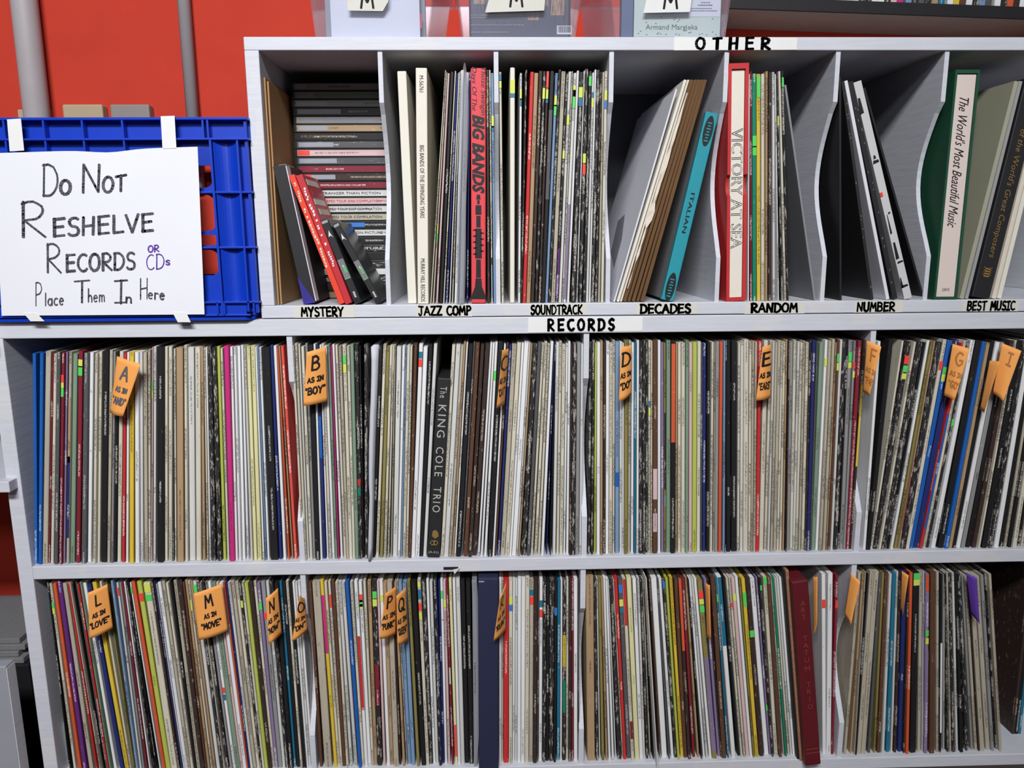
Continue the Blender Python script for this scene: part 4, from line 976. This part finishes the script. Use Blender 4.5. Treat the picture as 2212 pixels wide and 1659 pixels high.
# ------------------------------------------------------------------ blue crate
CY = -.012
cx1 = at(548, 470, CY).x; cx0 = -.905; cz0 = Z0 + .0004; cz1 = at(300, 253, CY).z; cdp = .325
cr = empty('plastic_crate', ((cx0 + cx1) / 2, CY, Z0), 'blue plastic crate standing on the lower shelf unit, with a paper sign', 'crate')
def CX(px): return x_at(px, CY, (cz0 + cz1) / 2) - cr.location.x
def CZ(py): return at(300, py, CY).z - Z0
hw = (cx1 - cx0) / 2; ch = cz1 - Z0
def rrect(cx, cz, w, h, r, n=5):
    out = []
    for sx, sz, a0 in ((1, 1, 0), (-1, 1, 90), (-1, -1, 180), (1, -1, 270)):
        for i in range(n + 1):
            a = math.radians(a0 + 90 * i / n); out.append((cx + sx * (w / 2 - r) + r * math.cos(a), cz + sz * (h / 2 - r) + r * math.sin(a)))
    return out
def holed(bm, x0, x1, z0, z1, hx0, hx1, hz0, hz1, r, y0, y1):
    """panel cell with one rounded window"""
    inn = rrect((hx0 + hx1) / 2, (hz0 + hz1) / 2, hx1 - hx0, hz1 - hz0, r); m = len(inn) // 4
    out = []
    for qd, (X, Z) in enumerate(((x1, z1), (x0, z1), (x0, z0), (x1, z0))):
        for i in range(m):
            out.append((X, Z))
    def ring(pts, y): return [bm.verts.new((x, y, z)) for x, z in pts]
    for y, flip in ((y0, 0), (y1, 1)):
        A = ring(inn, y); C = [bm.verts.new((X, y, Z)) for X, Z in ((x1, z1), (x0, z1), (x0, z0), (x1, z0))]
        for qd in range(4):
            for i in range(m - 1):
                bm.faces.new((C[qd], A[qd * m + i], A[qd * m + i + 1]))
            bm.faces.new((C[qd], A[qd * m + m - 1], A[(qd * m + m) % len(A)], C[(qd + 1) % 4]))
        if flip == 0: A0, C0 = A, C
        else: A1, C1 = A, C
    for i in range(len(inn)):
        j = (i + 1) % len(inn); bm.faces.new((A0[i], A0[j], A1[j], A1[i]))
    for i in range(4):
        j = (i + 1) % 4; bm.faces.new((C0[i], C0[j], C1[j], C1[i]))
ZT = CZ(298); ZB = CZ(655)                # flange under the top band, flange over the bottom band
bm = bmesh.new()                          # top band: recessed wall with upright ribs between two flanges
box(bm, -hw, hw, .012, .016, ZT, ch - .002)
box(bm, -hw, hw, 0, .020, ch - .0035, ch, 0, .0006); box(bm, -hw, hw, 0, .016, ZT - .0028, ZT, 0, .0006)
ribs = [CX(v) for v in (-90, 32, 116, 198, 283, 366, 453, 463)]
for x in ribs: box(bm, x - .0013, x + .0013, .0008, .013, ZT - .001, ch - .002)
link('top_band', bm, MT['blue'], cr)
bm = bmesh.new()                          # perforated front wall
xs = [CX(v) for v in (-90, 32, 116, 198, 283, 366, 466)]
rows = [(CZ(416), ZT, CZ(405), CZ(306)), (CZ(506), CZ(416), CZ(500), CZ(420)), (CZ(536), CZ(506), CZ(531), CZ(508)), (ZB + .020, CZ(536), CZ(597), CZ(541))]
for xa, xb in zip(xs, xs[1:]):
    last = xb == xs[-1]
    for z0, z1, h0, h1 in rows:
        if h1 > CZ(320): h1 = CZ(314) if last else CZ(326)
        holed(bm, xa, xb, z0, z1, xa + (.018 if last else .009), xb - (.0035 if last else .009), h0, h1, min(.012, (h1 - h0) * .42), .012, .0155)
box(bm, xs[0], xs[-1], .012, .0155, 0.01, ZB + .020)
for x in xs[1:]: box(bm, x - .0012, x + .0012, .001, .0125, ZB, ZT - .001)
for z in (CZ(416), CZ(536)): box(bm, -hw, hw, .002, .0155, z - .0013, z + .0013, 0, .0004)
box(bm, -hw, hw, .001, .0155, ZB - .0013, ZB + .0013, 0, .0004)
link('front_wall', bm, MT['blue'], cr)
bm = bmesh.new()                          # hollow corner column at the right, with its outer rib
xa, xb = CX(470), hw - .004
n = 10; pr = []
for i in range(n + 1):
    f = i / n; pr.append((xa + (xb - .012 - xa) * f, .0035 + .0085 * math.sin(PI * f)))
pr += [(xb - .012, .020), (xa, .020)]
prism(bm, pr, 'z', .012, ZT - .003)
box(bm, xb - .013, xb - .0105, .001, .018, .012, ZT - .003); box(bm, hw - .0065, hw - .003, .004, cdp - .004, .010, ch - .003)
box(bm, xb - .0108, hw - .004, .0125, .016, .012, ZT - .003)
for x in (CX(466), ): box(bm, x - .0015, x + .0015, .0005, .018, .008, ZT)
link('corner_column', bm, MT['blue'], cr, smooth=False)
bm = bmesh.new()                          # sides, back (open frames), floor grid
box(bm, -hw, -hw + .0035, .002, cdp, .008, ch - .002)
for z0, z1 in ((.0, .05), (ch - .034, ch - .002)): box(bm, -hw + .004, hw - .004, cdp - .0035, cdp, z0, z1)
for x in (-hw + .02, 0, hw - .02): box(bm, x - .016, x + .016, cdp - .0035, cdp, .05, ch - .05)
for i in range(9):
    x = -hw + .02 + i * (2 * hw - .04) / 8; box(bm, x - .004, x + .004, .02, cdp - .01, .004, .010)
for i in range(7):
    y = .03 + i * (cdp - .06) / 6; box(bm, -hw + .01, hw - .01, y - .004, y + .004, .004, .0102)
link('basket', bm, MT['blue'], cr)
bm = bmesh.new()                          # bottom band, narrower, bevelled corner, with ribs
prism(bm, [(-hw, .004), (hw - .022, .004), (hw - .010, .012), (hw - .010, cdp), (-hw, cdp)], 'z', 0, .0042)
box(bm, -hw, hw - .020, .006, .0155, 0, ZB); box(bm, -hw, hw - .014, .001, .0155, CZ(683) - .001, CZ(683) + .0012, 0, .0004)
for px in (455, 470, 535): box(bm, CX(px) - .0013, CX(px) + .0013, .001, .010, CZ(683), ZB)
link('bottom_band', bm, MT['blue'], cr)
# something red and boxy is not in the crate: it stands empty

# paper sign taped on the crate
SY = CY - .0022
def SP(px, py, dy=0.0): return at(px, py, SY + dy)
TL, TR, BR, BL = SP(-14, 331), SP(427, 317), SP(442, 679), SP(4, 682)
o0 = (TL + TR + BR + BL) / 4
sg = empty('paper_sign', o0, 'white paper sign with handwriting taped to the front of blue crate', 'sign')
bm = bmesh.new(); nx, ny = 20, 12; gv = []
for j in range(ny + 1):
    rowv = []
    for i in range(nx + 1):
        u, v = i / nx, j / ny
        Pt = (TL * (1 - u) + TR * u) * (1 - v) + (BL * (1 - u) + BR * u) * v
        cb = math.exp(-((u - .56) / .12) ** 2) * max(0, 1 - v * 5)
        rowv.append(bm.verts.new((Pt.x - o0.x, Pt.y - o0.y - .0004 + .0030 * cb * .4, Pt.z - o0.z - .0035 * cb)))
    gv.append(rowv)
for j in range(ny):
    for i in range(nx): bm.faces.new((gv[j][i], gv[j][i + 1], gv[j + 1][i + 1], gv[j + 1][i]))
o = link('sheet', bm, MT['paper'], sg); md = o.modifiers.new('t', 'SOLIDIFY'); md.thickness = .0002
def sign_lines(name, L, mat, parent):
    bm = bmesh.new()
    for i, (t, x0, x1, b0, b1, size, sw) in enumerate(L):
        k = (x1 - x0) / max(.001, text_width(t, size))
        sl = (b1 - b0) / (x1 - x0)
        def mp(u, v, x0=x0, b0=b0, k=k, sl=sl):
            p_ = at(x0 + u * k, b0 + sl * u * k - v, SY - .0012); return (p_.x - o0.x, p_.y - o0.y, p_.z - o0.z)
        strokes(bm, t, mp, size, sw, .012, seed=50 + i)
    return link(name, bm, mat, parent)
sign_lines('lettering', [('D', 92, 124, 423, 423, 68, 5.0), ('O', 130, 152, 420, 419, 30, 5.2), ('N', 177, 217, 415, 415, 60, 4.2), ('OT', 222, 271, 416, 411, 33, 5.5),
    ('R', 45, 98, 511, 511, 75, 4.6), ('ESHELVE', 115, 330, 511, 499, 38, 5.4), ('R', 100, 131, 588, 588, 61, 4.6), ('ECORDS', 143, 291, 587, 581, 36, 5.4)], MT['inkgrey'], sg)
sign_lines('lettering', [('P', 76, 90, 660, 660, 50, 3.2), ('lace', 97, 137, 660, 658, 28, 3.2), ('T', 161, 192, 653, 652, 46, 3.2), ('hem', 190, 226, 652, 651, 28, 3.2), ('I', 248, 273, 655, 655, 50, 3.2), ('n', 272, 284, 654, 654, 24, 3.2),
    ('H', 302, 319, 646, 645, 44, 3.2), ('ere', 320, 355, 645, 647, 26, 3.2)], MT['inkgrey'], sg)
tag(sign_lines('lettering', [('OR', 320, 343, 545, 543, 14, 2.4), ('CD', 316, 354, 583, 580, 32, 2.4), ('s', 358, 367, 572, 572, 20, 2.4)], MT['inkpurple'], sg), 'small purple handwriting')
for cs in (((15, 258), (45, 256), (52, 325), (21, 327)), ((347, 251), (377, 250), (381, 320), (351, 321)), ((50, 676), (78, 676), (96, 694), (66, 694)), ((372, 674), (402, 675), (412, 696), (384, 696))):
    bm = bmesh.new()
    pts = [at(x, y, SY - .001) for x, y in cs]
    A = [bm.verts.new((p_.x - o0.x, SY - .0010 - o0.y, p_.z - o0.z)) for p_ in pts]; B = [bm.verts.new((p_.x - o0.x, SY - .0004 - o0.y, p_.z - o0.z)) for p_ in pts]
    bm.faces.new(A); bm.faces.new(B)
    for i in range(4): bm.faces.new((A[i], A[(i + 1) % 4], B[(i + 1) % 4], B[i]))
    link('tape', bm, MT['tape'], sg)

# ------------------------------------------------------------------ orange index cards flagging the letters
def card(letter, word, cs, yl, yr, label, mat='card', bulge=.004, seed=0, ink=True, imat='print_'):
    yq = [yl, yr, yr, yl]
    pts = [at(x, y, yy) for (x, y), yy in zip(cs, yq)]
    c0 = sum(pts, Vector()) / 4
    def S(u, v, off=0.0):
        p_ = (pts[0] * (1 - u) + pts[1] * u) * (1 - v) + (pts[3] * (1 - u) + pts[2] * u) * v
        return Vector((p_.x, p_.y - bulge * math.sin(PI * u) * (.4 + .6 * v) - off, p_.z)) - c0
    bm = bmesh.new(); nx, ny = 16, 12
    g = [[bm.verts.new(S(i / nx, j / ny)) for i in range(nx + 1)] for j in range(ny + 1)]
    for j in range(ny):
        for i in range(nx): bm.faces.new((g[j][i], g[j][i + 1], g[j + 1][i + 1], g[j + 1][i]))
    root = link('index_card', bm, MT[mat], None, c0, smooth=True); tag(root, label, 'index card', 'orange letter cards between the records' if mat == 'card' else None)
    md = root.modifiers.new('t', 'SOLIDIFY'); md.thickness = .0003; md.offset = 0
    if ink:
        wpx = math.hypot(cs[1][0] - cs[0][0], cs[1][1] - cs[0][1]); hpx = math.hypot(cs[3][0] - cs[0][0], cs[3][1] - cs[0][1])
        asp = wpx / hpx
        L = [(letter, .5, .36, .24, .035)]
        if word: L += [('AS IN', .5, .58, .085, .022), ('"' + word + '"', .5, .80, .12, .028)]
        bm = bmesh.new()
        for i, (t, uc, vb, sz, sw) in enumerate(L):
            tw = text_width(t, sz); k = min(1 / asp, .86 / tw)
            def mp(a, b_, uc=uc, vb=vb, tw=tw, k=k): return S(min(1, max(0, uc + (a - tw / 2) * k)), min(1, max(0, vb - b_)), .0011)
            strokes(bm, t, mp, sz, sw, .03, seed=seed + i)
        link('lettering', bm, MT[imat], root)
    return root
def px(ox, oy, sc, *pts): return [(ox + x / sc, oy + y / sc) for x, y in pts]
card('A', 'AND', px(0, 720, s3, (838, 163), (1010, 220), (880, 597), (788, 566)), -.004, -.016, 'orange letter card at the far left of the middle shelf', seed=1, imat='inkgrey')
card('B', 'BOY', px(620, 720, s3, (142, 135), (278, 96), (290, 486), (117, 521)), -.016, -.003, 'orange card with a large B on the middle shelf', seed=5)
card('C', 'CAT', px(940, 720, s3, (482, 120), (527, 110), (497, 505), (440, 538)), -.022, -.002, 'narrow orange C card right of the brown sleeves, middle shelf', seed=9)
card('D', 'DO', px(1240, 720, s3, (337, 96), (413, 85), (410, 440), (321, 491)), -.012, -.002, 'orange card with a large D just right of central upright', seed=13)
card('E', 'EARS', px(1560, 720, s3, (289, 97), (350, 80), (347, 462), (242, 482)), -.011, -.002, 'orange card with a large E, middle shelf', seed=17)
card('F', 'FAB', px(1840, 720, s3, (108, 50), (212, 96), (126, 452), (80, 420)), -.003, -.020, 'orange card in front of the right upright, middle shelf', seed=21, imat='inkfaint')
card('G', 'GO', px(1840, 720, s3, (722, 75), (846, 112), (738, 480), (658, 445)), -.003, -.018, 'orange card right of the bright red sleeve, middle shelf', seed=25, imat='inkfaint')
card('H', '', px(1840, 720, s3, (988, 195), (1062, 200), (946, 577), (918, 545)), -.003, -.018, 'lower of two overlapping orange cards near the right edge', seed=29, ink=False)
card('I', '', px(1840, 720, s3, (1075, 70), (1216, 126), (1086, 490), (1008, 428)), -.006, -.022, 'larger of two overlapping orange cards near the right edge', seed=33, imat='inkfaint')
card('L', 'LOVE', px(80, 1230, s4, (425, 195), (588, 122), (635, 490), (438, 582)), -.018, -.003, 'orange card with a large L, bottom shelf', seed=37)
card('M', 'MOVE', px(380, 1230, s4, (147, 203), (385, 118), (436, 512), (193, 591)), -.018, -.003, 'widest orange card, with a large M, bottom shelf', seed=41)
card('N', 'NOW', px(380, 1230, s4, (752, 240), (852, 155), (885, 532), (775, 622)), -.018, -.002, 'orange card with an N, right of the M card', seed=45, bulge=.007)
card('O', 'ON', px(380, 1230, s4, (1035, 215), (1075, 240), (1098, 505), (968, 600)), -.018, -.003, 'curled orange card by the left upright, bottom shelf', seed=49, bulge=.006)
card('P', 'PUNK', px(640, 1230, s4, (745, 200), (832, 140), (830, 540), (694, 580)), -.020, -.002, 'darker orange card with a P, left of the Q card', seed=53)
card('Q', 'QUEEN', px(640, 1230, s4, (836, 222), (912, 150), (936, 590), (848, 630)), -.021, -.002, 'orange card with a Q, right of the P card', seed=57)
card('R', 'RUN', px(940, 1230, s4, (540, 240), (592, 110), (588, 502), (488, 602)), -.024, -.002, 'folded orange card just right of the thick navy box', seed=61, ink=True)
card('S', '', px(1240, 1230, s4, (1096, 108), (1134, 130), (1142, 545), (1110, 568)), -.003, -.014, 'narrow orange card seen edge-on among the records left of the yellow spines', seed=65, ink=False, bulge=.008)
card('T', '', px(1500, 1230, s4, (992, 60), (1028, 60), (1026, 380), (996, 545)), -.003, -.010, 'orange card right of the thick maroon box', seed=69, ink=False)
card('V', '', px(1780, 1230, 3.868, (226, 30), (302, 104), (224, 468), (172, 382)), -.003, -.018, 'large orange card just right of the lower right upright', seed=73, ink=False)
card('W', '', px(1780, 1230, 3.868, (650, 12), (708, 50), (655, 385), (640, 330)), -.003, -.015, 'narrow orange card right of the lower right cell, bottom shelf', seed=77, ink=False)
card('X', '', px(1780, 1230, 3.868, (1186, 26), (1276, 70), (1300, 458), (1228, 370)), -.003, -.013, 'purple index card at the right end of the bottom shelf', mat='cardv', seed=81, ink=False)

# ------------------------------------------------------------------ clear bins on top
def bin_(name, label, b0, b1, t0, t1, y, depth=.27):
    z0 = T1 + .0006; xa, xb = x_at(b0, y, z0), x_at(b1, y, z0)
    zt = z0 + .052; ta, tb = x_at(t0, y, zt), x_at(t1, y, zt)
    hh = .115; f = hh / .052
    Ta, Tb = xa + (ta - xa) * f * .8, xb + (tb - xb) * f * .8
    r = empty(name, ((xa + xb) / 2, y, z0), label, 'storage bin', 'clear bins on top of the shelf unit'); ox_ = r.location.x
    bm = bmesh.new(); th = .0018
    def ring(xl, xr, yf, yb, z): return [bm.verts.new(v) for v in ((xl, yf, z), (xr, yf, z), (xr, yb, z), (xl, yb, z))]
    A = ring(xa - ox_, xb - ox_, 0, depth, 0); B = ring(Ta - ox_, Tb - ox_, -.012, depth + .010, hh)
    C = ring(Ta - ox_ + th, Tb - ox_ - th, -.012 + th, depth + .010 - th, hh); D = ring(xa - ox_ + th, xb - ox_ - th, th, depth - th, th)
    for P_, Q_ in ((A, B), (B, C), (C, D)):
        for i in range(4): bm.faces.new((P_[i], P_[(i + 1) % 4], Q_[(i + 1) % 4], Q_[i]))
    bm.faces.new(A); bm.faces.new(D)
    link('tub', bm, MT['clear'], r)
    bm = bmesh.new()
    rx0, rx1 = Ta - ox_, Tb - ox_
    box(bm, rx0 - .006, rx1 + .006, -.019, -.012, hh - .004, hh + .001); box(bm, rx0 - .006, rx1 + .006, depth + .010, depth + .017, hh - .004, hh + .001)
    box(bm, rx0 - .006, rx0, -.012, depth + .010, hh - .004, hh + .001); box(bm, rx1, rx1 + .006, -.012, depth + .010, hh - .004, hh + .001)
    link('rim', bm, MT['clear'], r)
    return r, y
BY = .012
def front_pt(px_, py_, y): p_ = at(px_, py_, y); return p_
def bin_label(r, cs, mx0, mx1, mb, size, mat='mtape'):
    pts = [at(x, yv, BY - .0085) for x, yv in cs]; c = r.location
    bm = bmesh.new()
    def sl(z): return -.012 * max(0, z) / .115 - .0012
    A = [bm.verts.new((p_.x - c.x, sl(p_.z - c.z), p_.z - c.z)) for p_ in pts]; B = [bm.verts.new((p_.x - c.x, sl(p_.z - c.z) + .0008, p_.z - c.z)) for p_ in pts]
    bm.faces.new(A); bm.faces.new(B)
    for i in range(len(A)): j = (i + 1) % len(A); bm.faces.new((A[i], A[j], B[j], B[i]))
    s = link('tape_label', bm, MT[mat], r)
    bm = bmesh.new(); k = (mx1 - mx0) / text_width('M', size)
    def mp(u, v):
        p_ = at(mx0 + u * k, mb - v, BY - .0085); z = p_.z - c.z; return (p_.x - c.x, sl(z) - .0005, z)
    strokes(bm, 'M', mp, size, 3.6, .03, seed=91); link('lettering', bm, MT['print_'], s)
def insert(name, label, px0, px1, y, zt, mat, depth, cat='disc case'):
    z0 = T1 + .0032; a, b_ = x_at(px0, y, z0), x_at(px1, y, z0)
    o = bx(name, mat, -(b_ - a) / 2, (b_ - a) / 2, 0, depth, 0, zt, None, .0006, ((a + b_) / 2, y, z0))
    return tag(o, label, cat), a, b_
r1, _ = bin_('storage_bin', 'leftmost clear plastic bin on the shelf top, holding white paper', 682, 926, 669, 940, BY)
bin_label(r1, [(750, -30), (838, -30), (838, 2), (826, 22), (750, 21)], 779, 806, 15, 30)
o, a, b_ = insert('paper_stack', 'stack of white paper inside the leftmost clear bin', 716, 908, BY + .006, .098, MT['paper'], .010, 'paper')
bx('red_strip', MT['salmon'], .060, .062, -.0004, .001, .012, .030, o)
o2, a, b_ = insert('disc_case', 'pale disc case behind the paper in the leftmost clear bin', 705, 920, BY + .020, .096, MT['dim'], .011)
r2, _ = bin_('storage_bin', 'middle clear plastic bin on the shelf top, holding a dark picture disc', 997, 1242, 985, 1258, BY)
bin_label(r2, [(1064, -30), (1180, -30), (1176, 21), (1048, 25)], 1102, 1129, 12, 30)
o, a, b_ = insert('disc_case', 'disc case with a dark reed picture and barcode inside middle bin', 1014, 1232, BY + .006, .098, MT['blackbox'], .010)
hw_ = (b_ - a) / 2
bm = bmesh.new(); box(bm, -hw_ + .003, hw_ - .003, -.0004, .001, .001, .096); pic = link('picture', bm, M_plain('dusk_blue_print', (66, 66, 88), .4, .25, 60), o)
bm = bmesh.new()
for x0, x1, z0 in ((-.062, -.046, .042), (-.030, -.018, .026), (-.012, .004, .034), (.010, .026, .022), (.032, .038, .04), (.042, .060, .028)):
    rr = random.Random(int(x0 * 1e4)); box(bm, x0, x1, -.0007, .0002, z0, .095)
link('tan_patches', bm, M_plain('tan_print', (176, 142, 114), .5, .2, 200), pic)
bm = bmesh.new(); rr = random.Random(8)
for k in range(90):
    x = rr.uniform(-.06, .062); z = rr.uniform(.016, .04); s_ = rr.uniform(-.004, .004)
    prism(bm, [(x, z), (x + .0006, z), (x + s_ + .0004, z + .018), (x + s_, z + .018)], 'y', -.0009, .0002)
link('reeds', bm, M_plain('reed_print', (70, 62, 74), .5, .1, 60), pic)
bm = bmesh.new(); rr = random.Random(4)
for z, xe in ((.0275, .030), (.0245, .012), (.0150, .002), (.006, -.018)):
    x = -.066
    while x < xe:
        w_ = rr.uniform(.001, .004); box(bm, x, x + w_, -.0010, .0002, z, z + .0013); x += w_ + .0008
link('small_print', bm, MT['greyc'], pic)
bm = bmesh.new(); box(bm, .050, .070, -.0010, .0002, .004, .015); bc = link('barcode', bm, MT['whitep'], pic)
bm = bmesh.new(); x = .0515
while x < .068: w_ = rr.choice((.0004, .0007, .0011)); box(bm, x, x + w_, -.0014, .0002, .0062, .0142); x += w_ + rr.choice((.0005, .0008))
link('bars', bm, MT['print_'], bc)
r3, _ = bin_('storage_bin', 'rightmost clear plastic bin, holding a pale green disc case', 1327, 1566, 1315, 1578, BY)
bin_label(r3, [(1403, -30), (1498, -30), (1492, 24), (1391, 26)], 1435, 1464, 16, 32, 'tape')
o, a, b_ = insert('disc_case', 'disc case with a pale green cover and pencil lettering, rightmost bin', 1340, 1556, BY + .006, .098, MT['dvdk'], .010)
hw_ = (b_ - a) / 2
bm = bmesh.new(); box(bm, -hw_ + .018, hw_ - .001, -.0004, .001, .001, .096); pic = link('cover', bm, M_plain('pale_green_print', (206, 218, 206), .4, .06, 40), o)
bx('hinge_strip', M_plain('slate_blue_plastic', (96, 110, 140), .3, .1, 30), -hw_ + .001, -hw_ + .0165, -.0004, .001, .001, .096, o)
printed('lettering', 'Armand Margjeka', MT['inkgrey'], pic, (.0010, -.0008, .0125), FRONT, .071, .0085)
bx('white_sticker', MT['paper'], .0045, hw_ - .002, -.0008, .0002, .0265, .062, pic)
bm = bmesh.new(); rr = random.Random(2)
for z, x0, x1, h_ in ((.0335, .014, .062, .0009), (.0365, .022, .055, .0009), (.0405, .036, .056, .0012), (.044, .040, .052, .0009), (.048, .038, .054, .001)):
    x = x0
    while x < x1: w_ = rr.uniform(.001, .003); box(bm, x, x + w_, -.0012, -.0003, z, z + h_); x += w_ + .0007
for k in range(26):
    x = rr.uniform(-.052, .068); z = rr.choice((rr.uniform(.003, .008), rr.uniform(.015, .03))); box(bm, x, x + .0022, -.0007, -.0003, z, z + .0008)
link('small_print', bm, MT['inkgrey'], pic)

# ------------------------------------------------------------------ wall tray of discs, upper right
ya = WALLY - .004
zb0 = at(1580, 63, ya).z; zb1 = at(2205, 85, ya).z; zb = (zb0 + zb1) / 2
lo_, hi_ = .0, ya
for _ in range(40):
    yf = (lo_ + hi_) / 2
    if at(1900, 34, yf).z > zb: hi_ = yf
    else: lo_ = yf
xf0 = x_at(1577, yf, zb); xf1 = 1.05
tilt = math.atan2(zb0 - zb1, at(2205, 85, ya).x - at(1580, 63, ya).x)
xmid = (at(2205, 85, ya).x + at(1580, 63, ya).x) / 2
tr = empty('disc_tray', ((xf0 + xf1) / 2, yf, zb - ((xf0 + xf1) / 2 - xmid) * math.tan(tilt)), 'long black tray of discs fixed to the red wall above the shelf unit', 'tray', None, (0, tilt, 0))
print('TILT', tilt, zb0, zb1, yf)
tx = tr.location.x; tw = (xf1 - xf0) / 2; td = ya - yf
bx('underside', MT['brownboard'], -tw, tw, .002, td, 0, .006, tr, .0015)
lip = .020
bx('lip', MT['blackc'], -tw - .002, tw, -.001, .004, .0008, lip, tr, .001)
bx('back', MT['blackc'], -tw, tw, td - .004, td, .006, .13, tr)
bx('end_panel', MT['blackc'], -tw - .002, -tw + .003, .003, td, .002, .12, tr)
bm = bmesh.new(); prism(bm, [(td, -.034), (td - .05, -.034), (.03, -.002), (.03, .0), (td, .0)], 'x', -tw - .002, -tw + .006); link('bracket', bm, MT['blackc'], tr)
rr = random.Random(21); xs_ = xf0 + .075; TC = 'LWWtEWbVOWyyWgkWWkPMSkgkTtWYNWkSgWkOnWWPCcKWgT'
i = 0
while i < len(TC) and xs_ < x_at(2216, yf + .006, zb + .03):
    k = TC[i]; w_ = rr.uniform(.0094, .0106)
    bm = bmesh.new(); uvl = bm.loops.layers.uv.new('UVMap'); box(bm, -w_ / 2, w_ / 2, 0, .12, 0, .124 + rr.uniform(-.001, .001), 0)
    vo = rr.random() * 30
    for f in bm.faces:
        for lp in f.loops: lp[uvl].uv = (lp.vert.co.x, lp.vert.co.z + vo)
    o = link('disc_case', bm, PMAT[k], None, (xs_ + w_ / 2, yf + .0055, zb + .0066 - (xs_ + w_ / 2 - xmid) * math.tan(tilt)), (0, tilt, 0))
    tag(o, '%s disc case in the wall tray, %s from the left' % (PAL[k][5], ORD[i] if i < len(ORD) else '%dth' % (i + 1)), 'disc case', 'disc cases in the wall tray')
    xs_ += w_ + .0008 + (.004 if rr.random() < .12 else 0); i += 1

# ------------------------------------------------------------------ what shows past the left end of the unit
zsh = at(8, 1054, -.02).z; xe = at(19, 1046, -.02).x
sb = empty('wall_shelf', (xe - .4, -.02, zsh), 'white shelf with an added shading back and top, just left of the long shelf unit', 'shelf')
bx('board', MT['paint'], -.4, .4, 0, WALLY + .012, -.007, .009, sb, .001)
bx('back_panel', MT['blackc'], -.4, .4, .33, .345, .009, .20, sb); bx('top_board', MT['paint'], -.4, .4, 0, WALLY + .012, .20, .216, sb, .001)  # dark back and unseen top board added to keep light off the wall
bx('side_panel', MT['paint'], -.4, -.384, 0, WALLY + .012, -zsh, -.007, sb, .001); bx('side_panel', MT['paint'], -.4, -.384, 0, WALLY + .012, .009, .20, sb, .001)
a, b_ = at(8, 1440, -.03), at(42, 1659, -.03)
pn = empty('upright_panel', (b_.x - .2, -.03, 0), 'pale grey upright panel standing at the lower left corner', 'panel')
bx('board', MT['dim'], -.2, .2, 0, .022, .0, a.z, pn, .002); bx('edge_strip', MT['paint'], .1995, .2008, .001, .021, 0, a.z - .004, pn)
zf = at(20, 1436, .14).z; xf = at(70, 1500, .14).x
o = bx('storage_box', MT['blackc'], -.3, 0, 0, .20, 0, zf - .001, None, .002, (xf, .14, .0004)); tag(o, 'black storage box in the gap left of the long shelf unit', 'box')
for i in range(4):
    fo = bx('folder', MT['greycloth'], -.26, -.010 - .010 * (i % 2), 0, .17, 0, .0095, None, .001, (xf, .144 + .004 * i, zf + i * .0101)); tag(fo, 'grey folder on the black storage box, %s from the top of its stack' % ORD[3 - i], 'folder', 'folders on the storage box')
cx_ = at(14, 1440, .125).x
o = bx('cardboard_strip', MT['cardb'], -.012, 0, 0, .006, 0, zf + .006, None, .0006, (cx_, .128, .0004)); tag(o, 'brown cardboard strip standing against the black storage box', 'cardboard')
fs = empty('floor_plank', (at(75, 1630, -.02).x, .03, 0), 'white plank leaning in the gap beside the long shelf unit', 'plank')
bm = bmesh.new(); a, b_ = at(40, 1659, -.0), at(96, 1600, .0)
prism(bm, [(-.045, .0), (.012, .0), (.028, b_.z + .01), (.012, b_.z + .014)], 'y', 0, .02); link('board', bm, MT['paint'], fs)
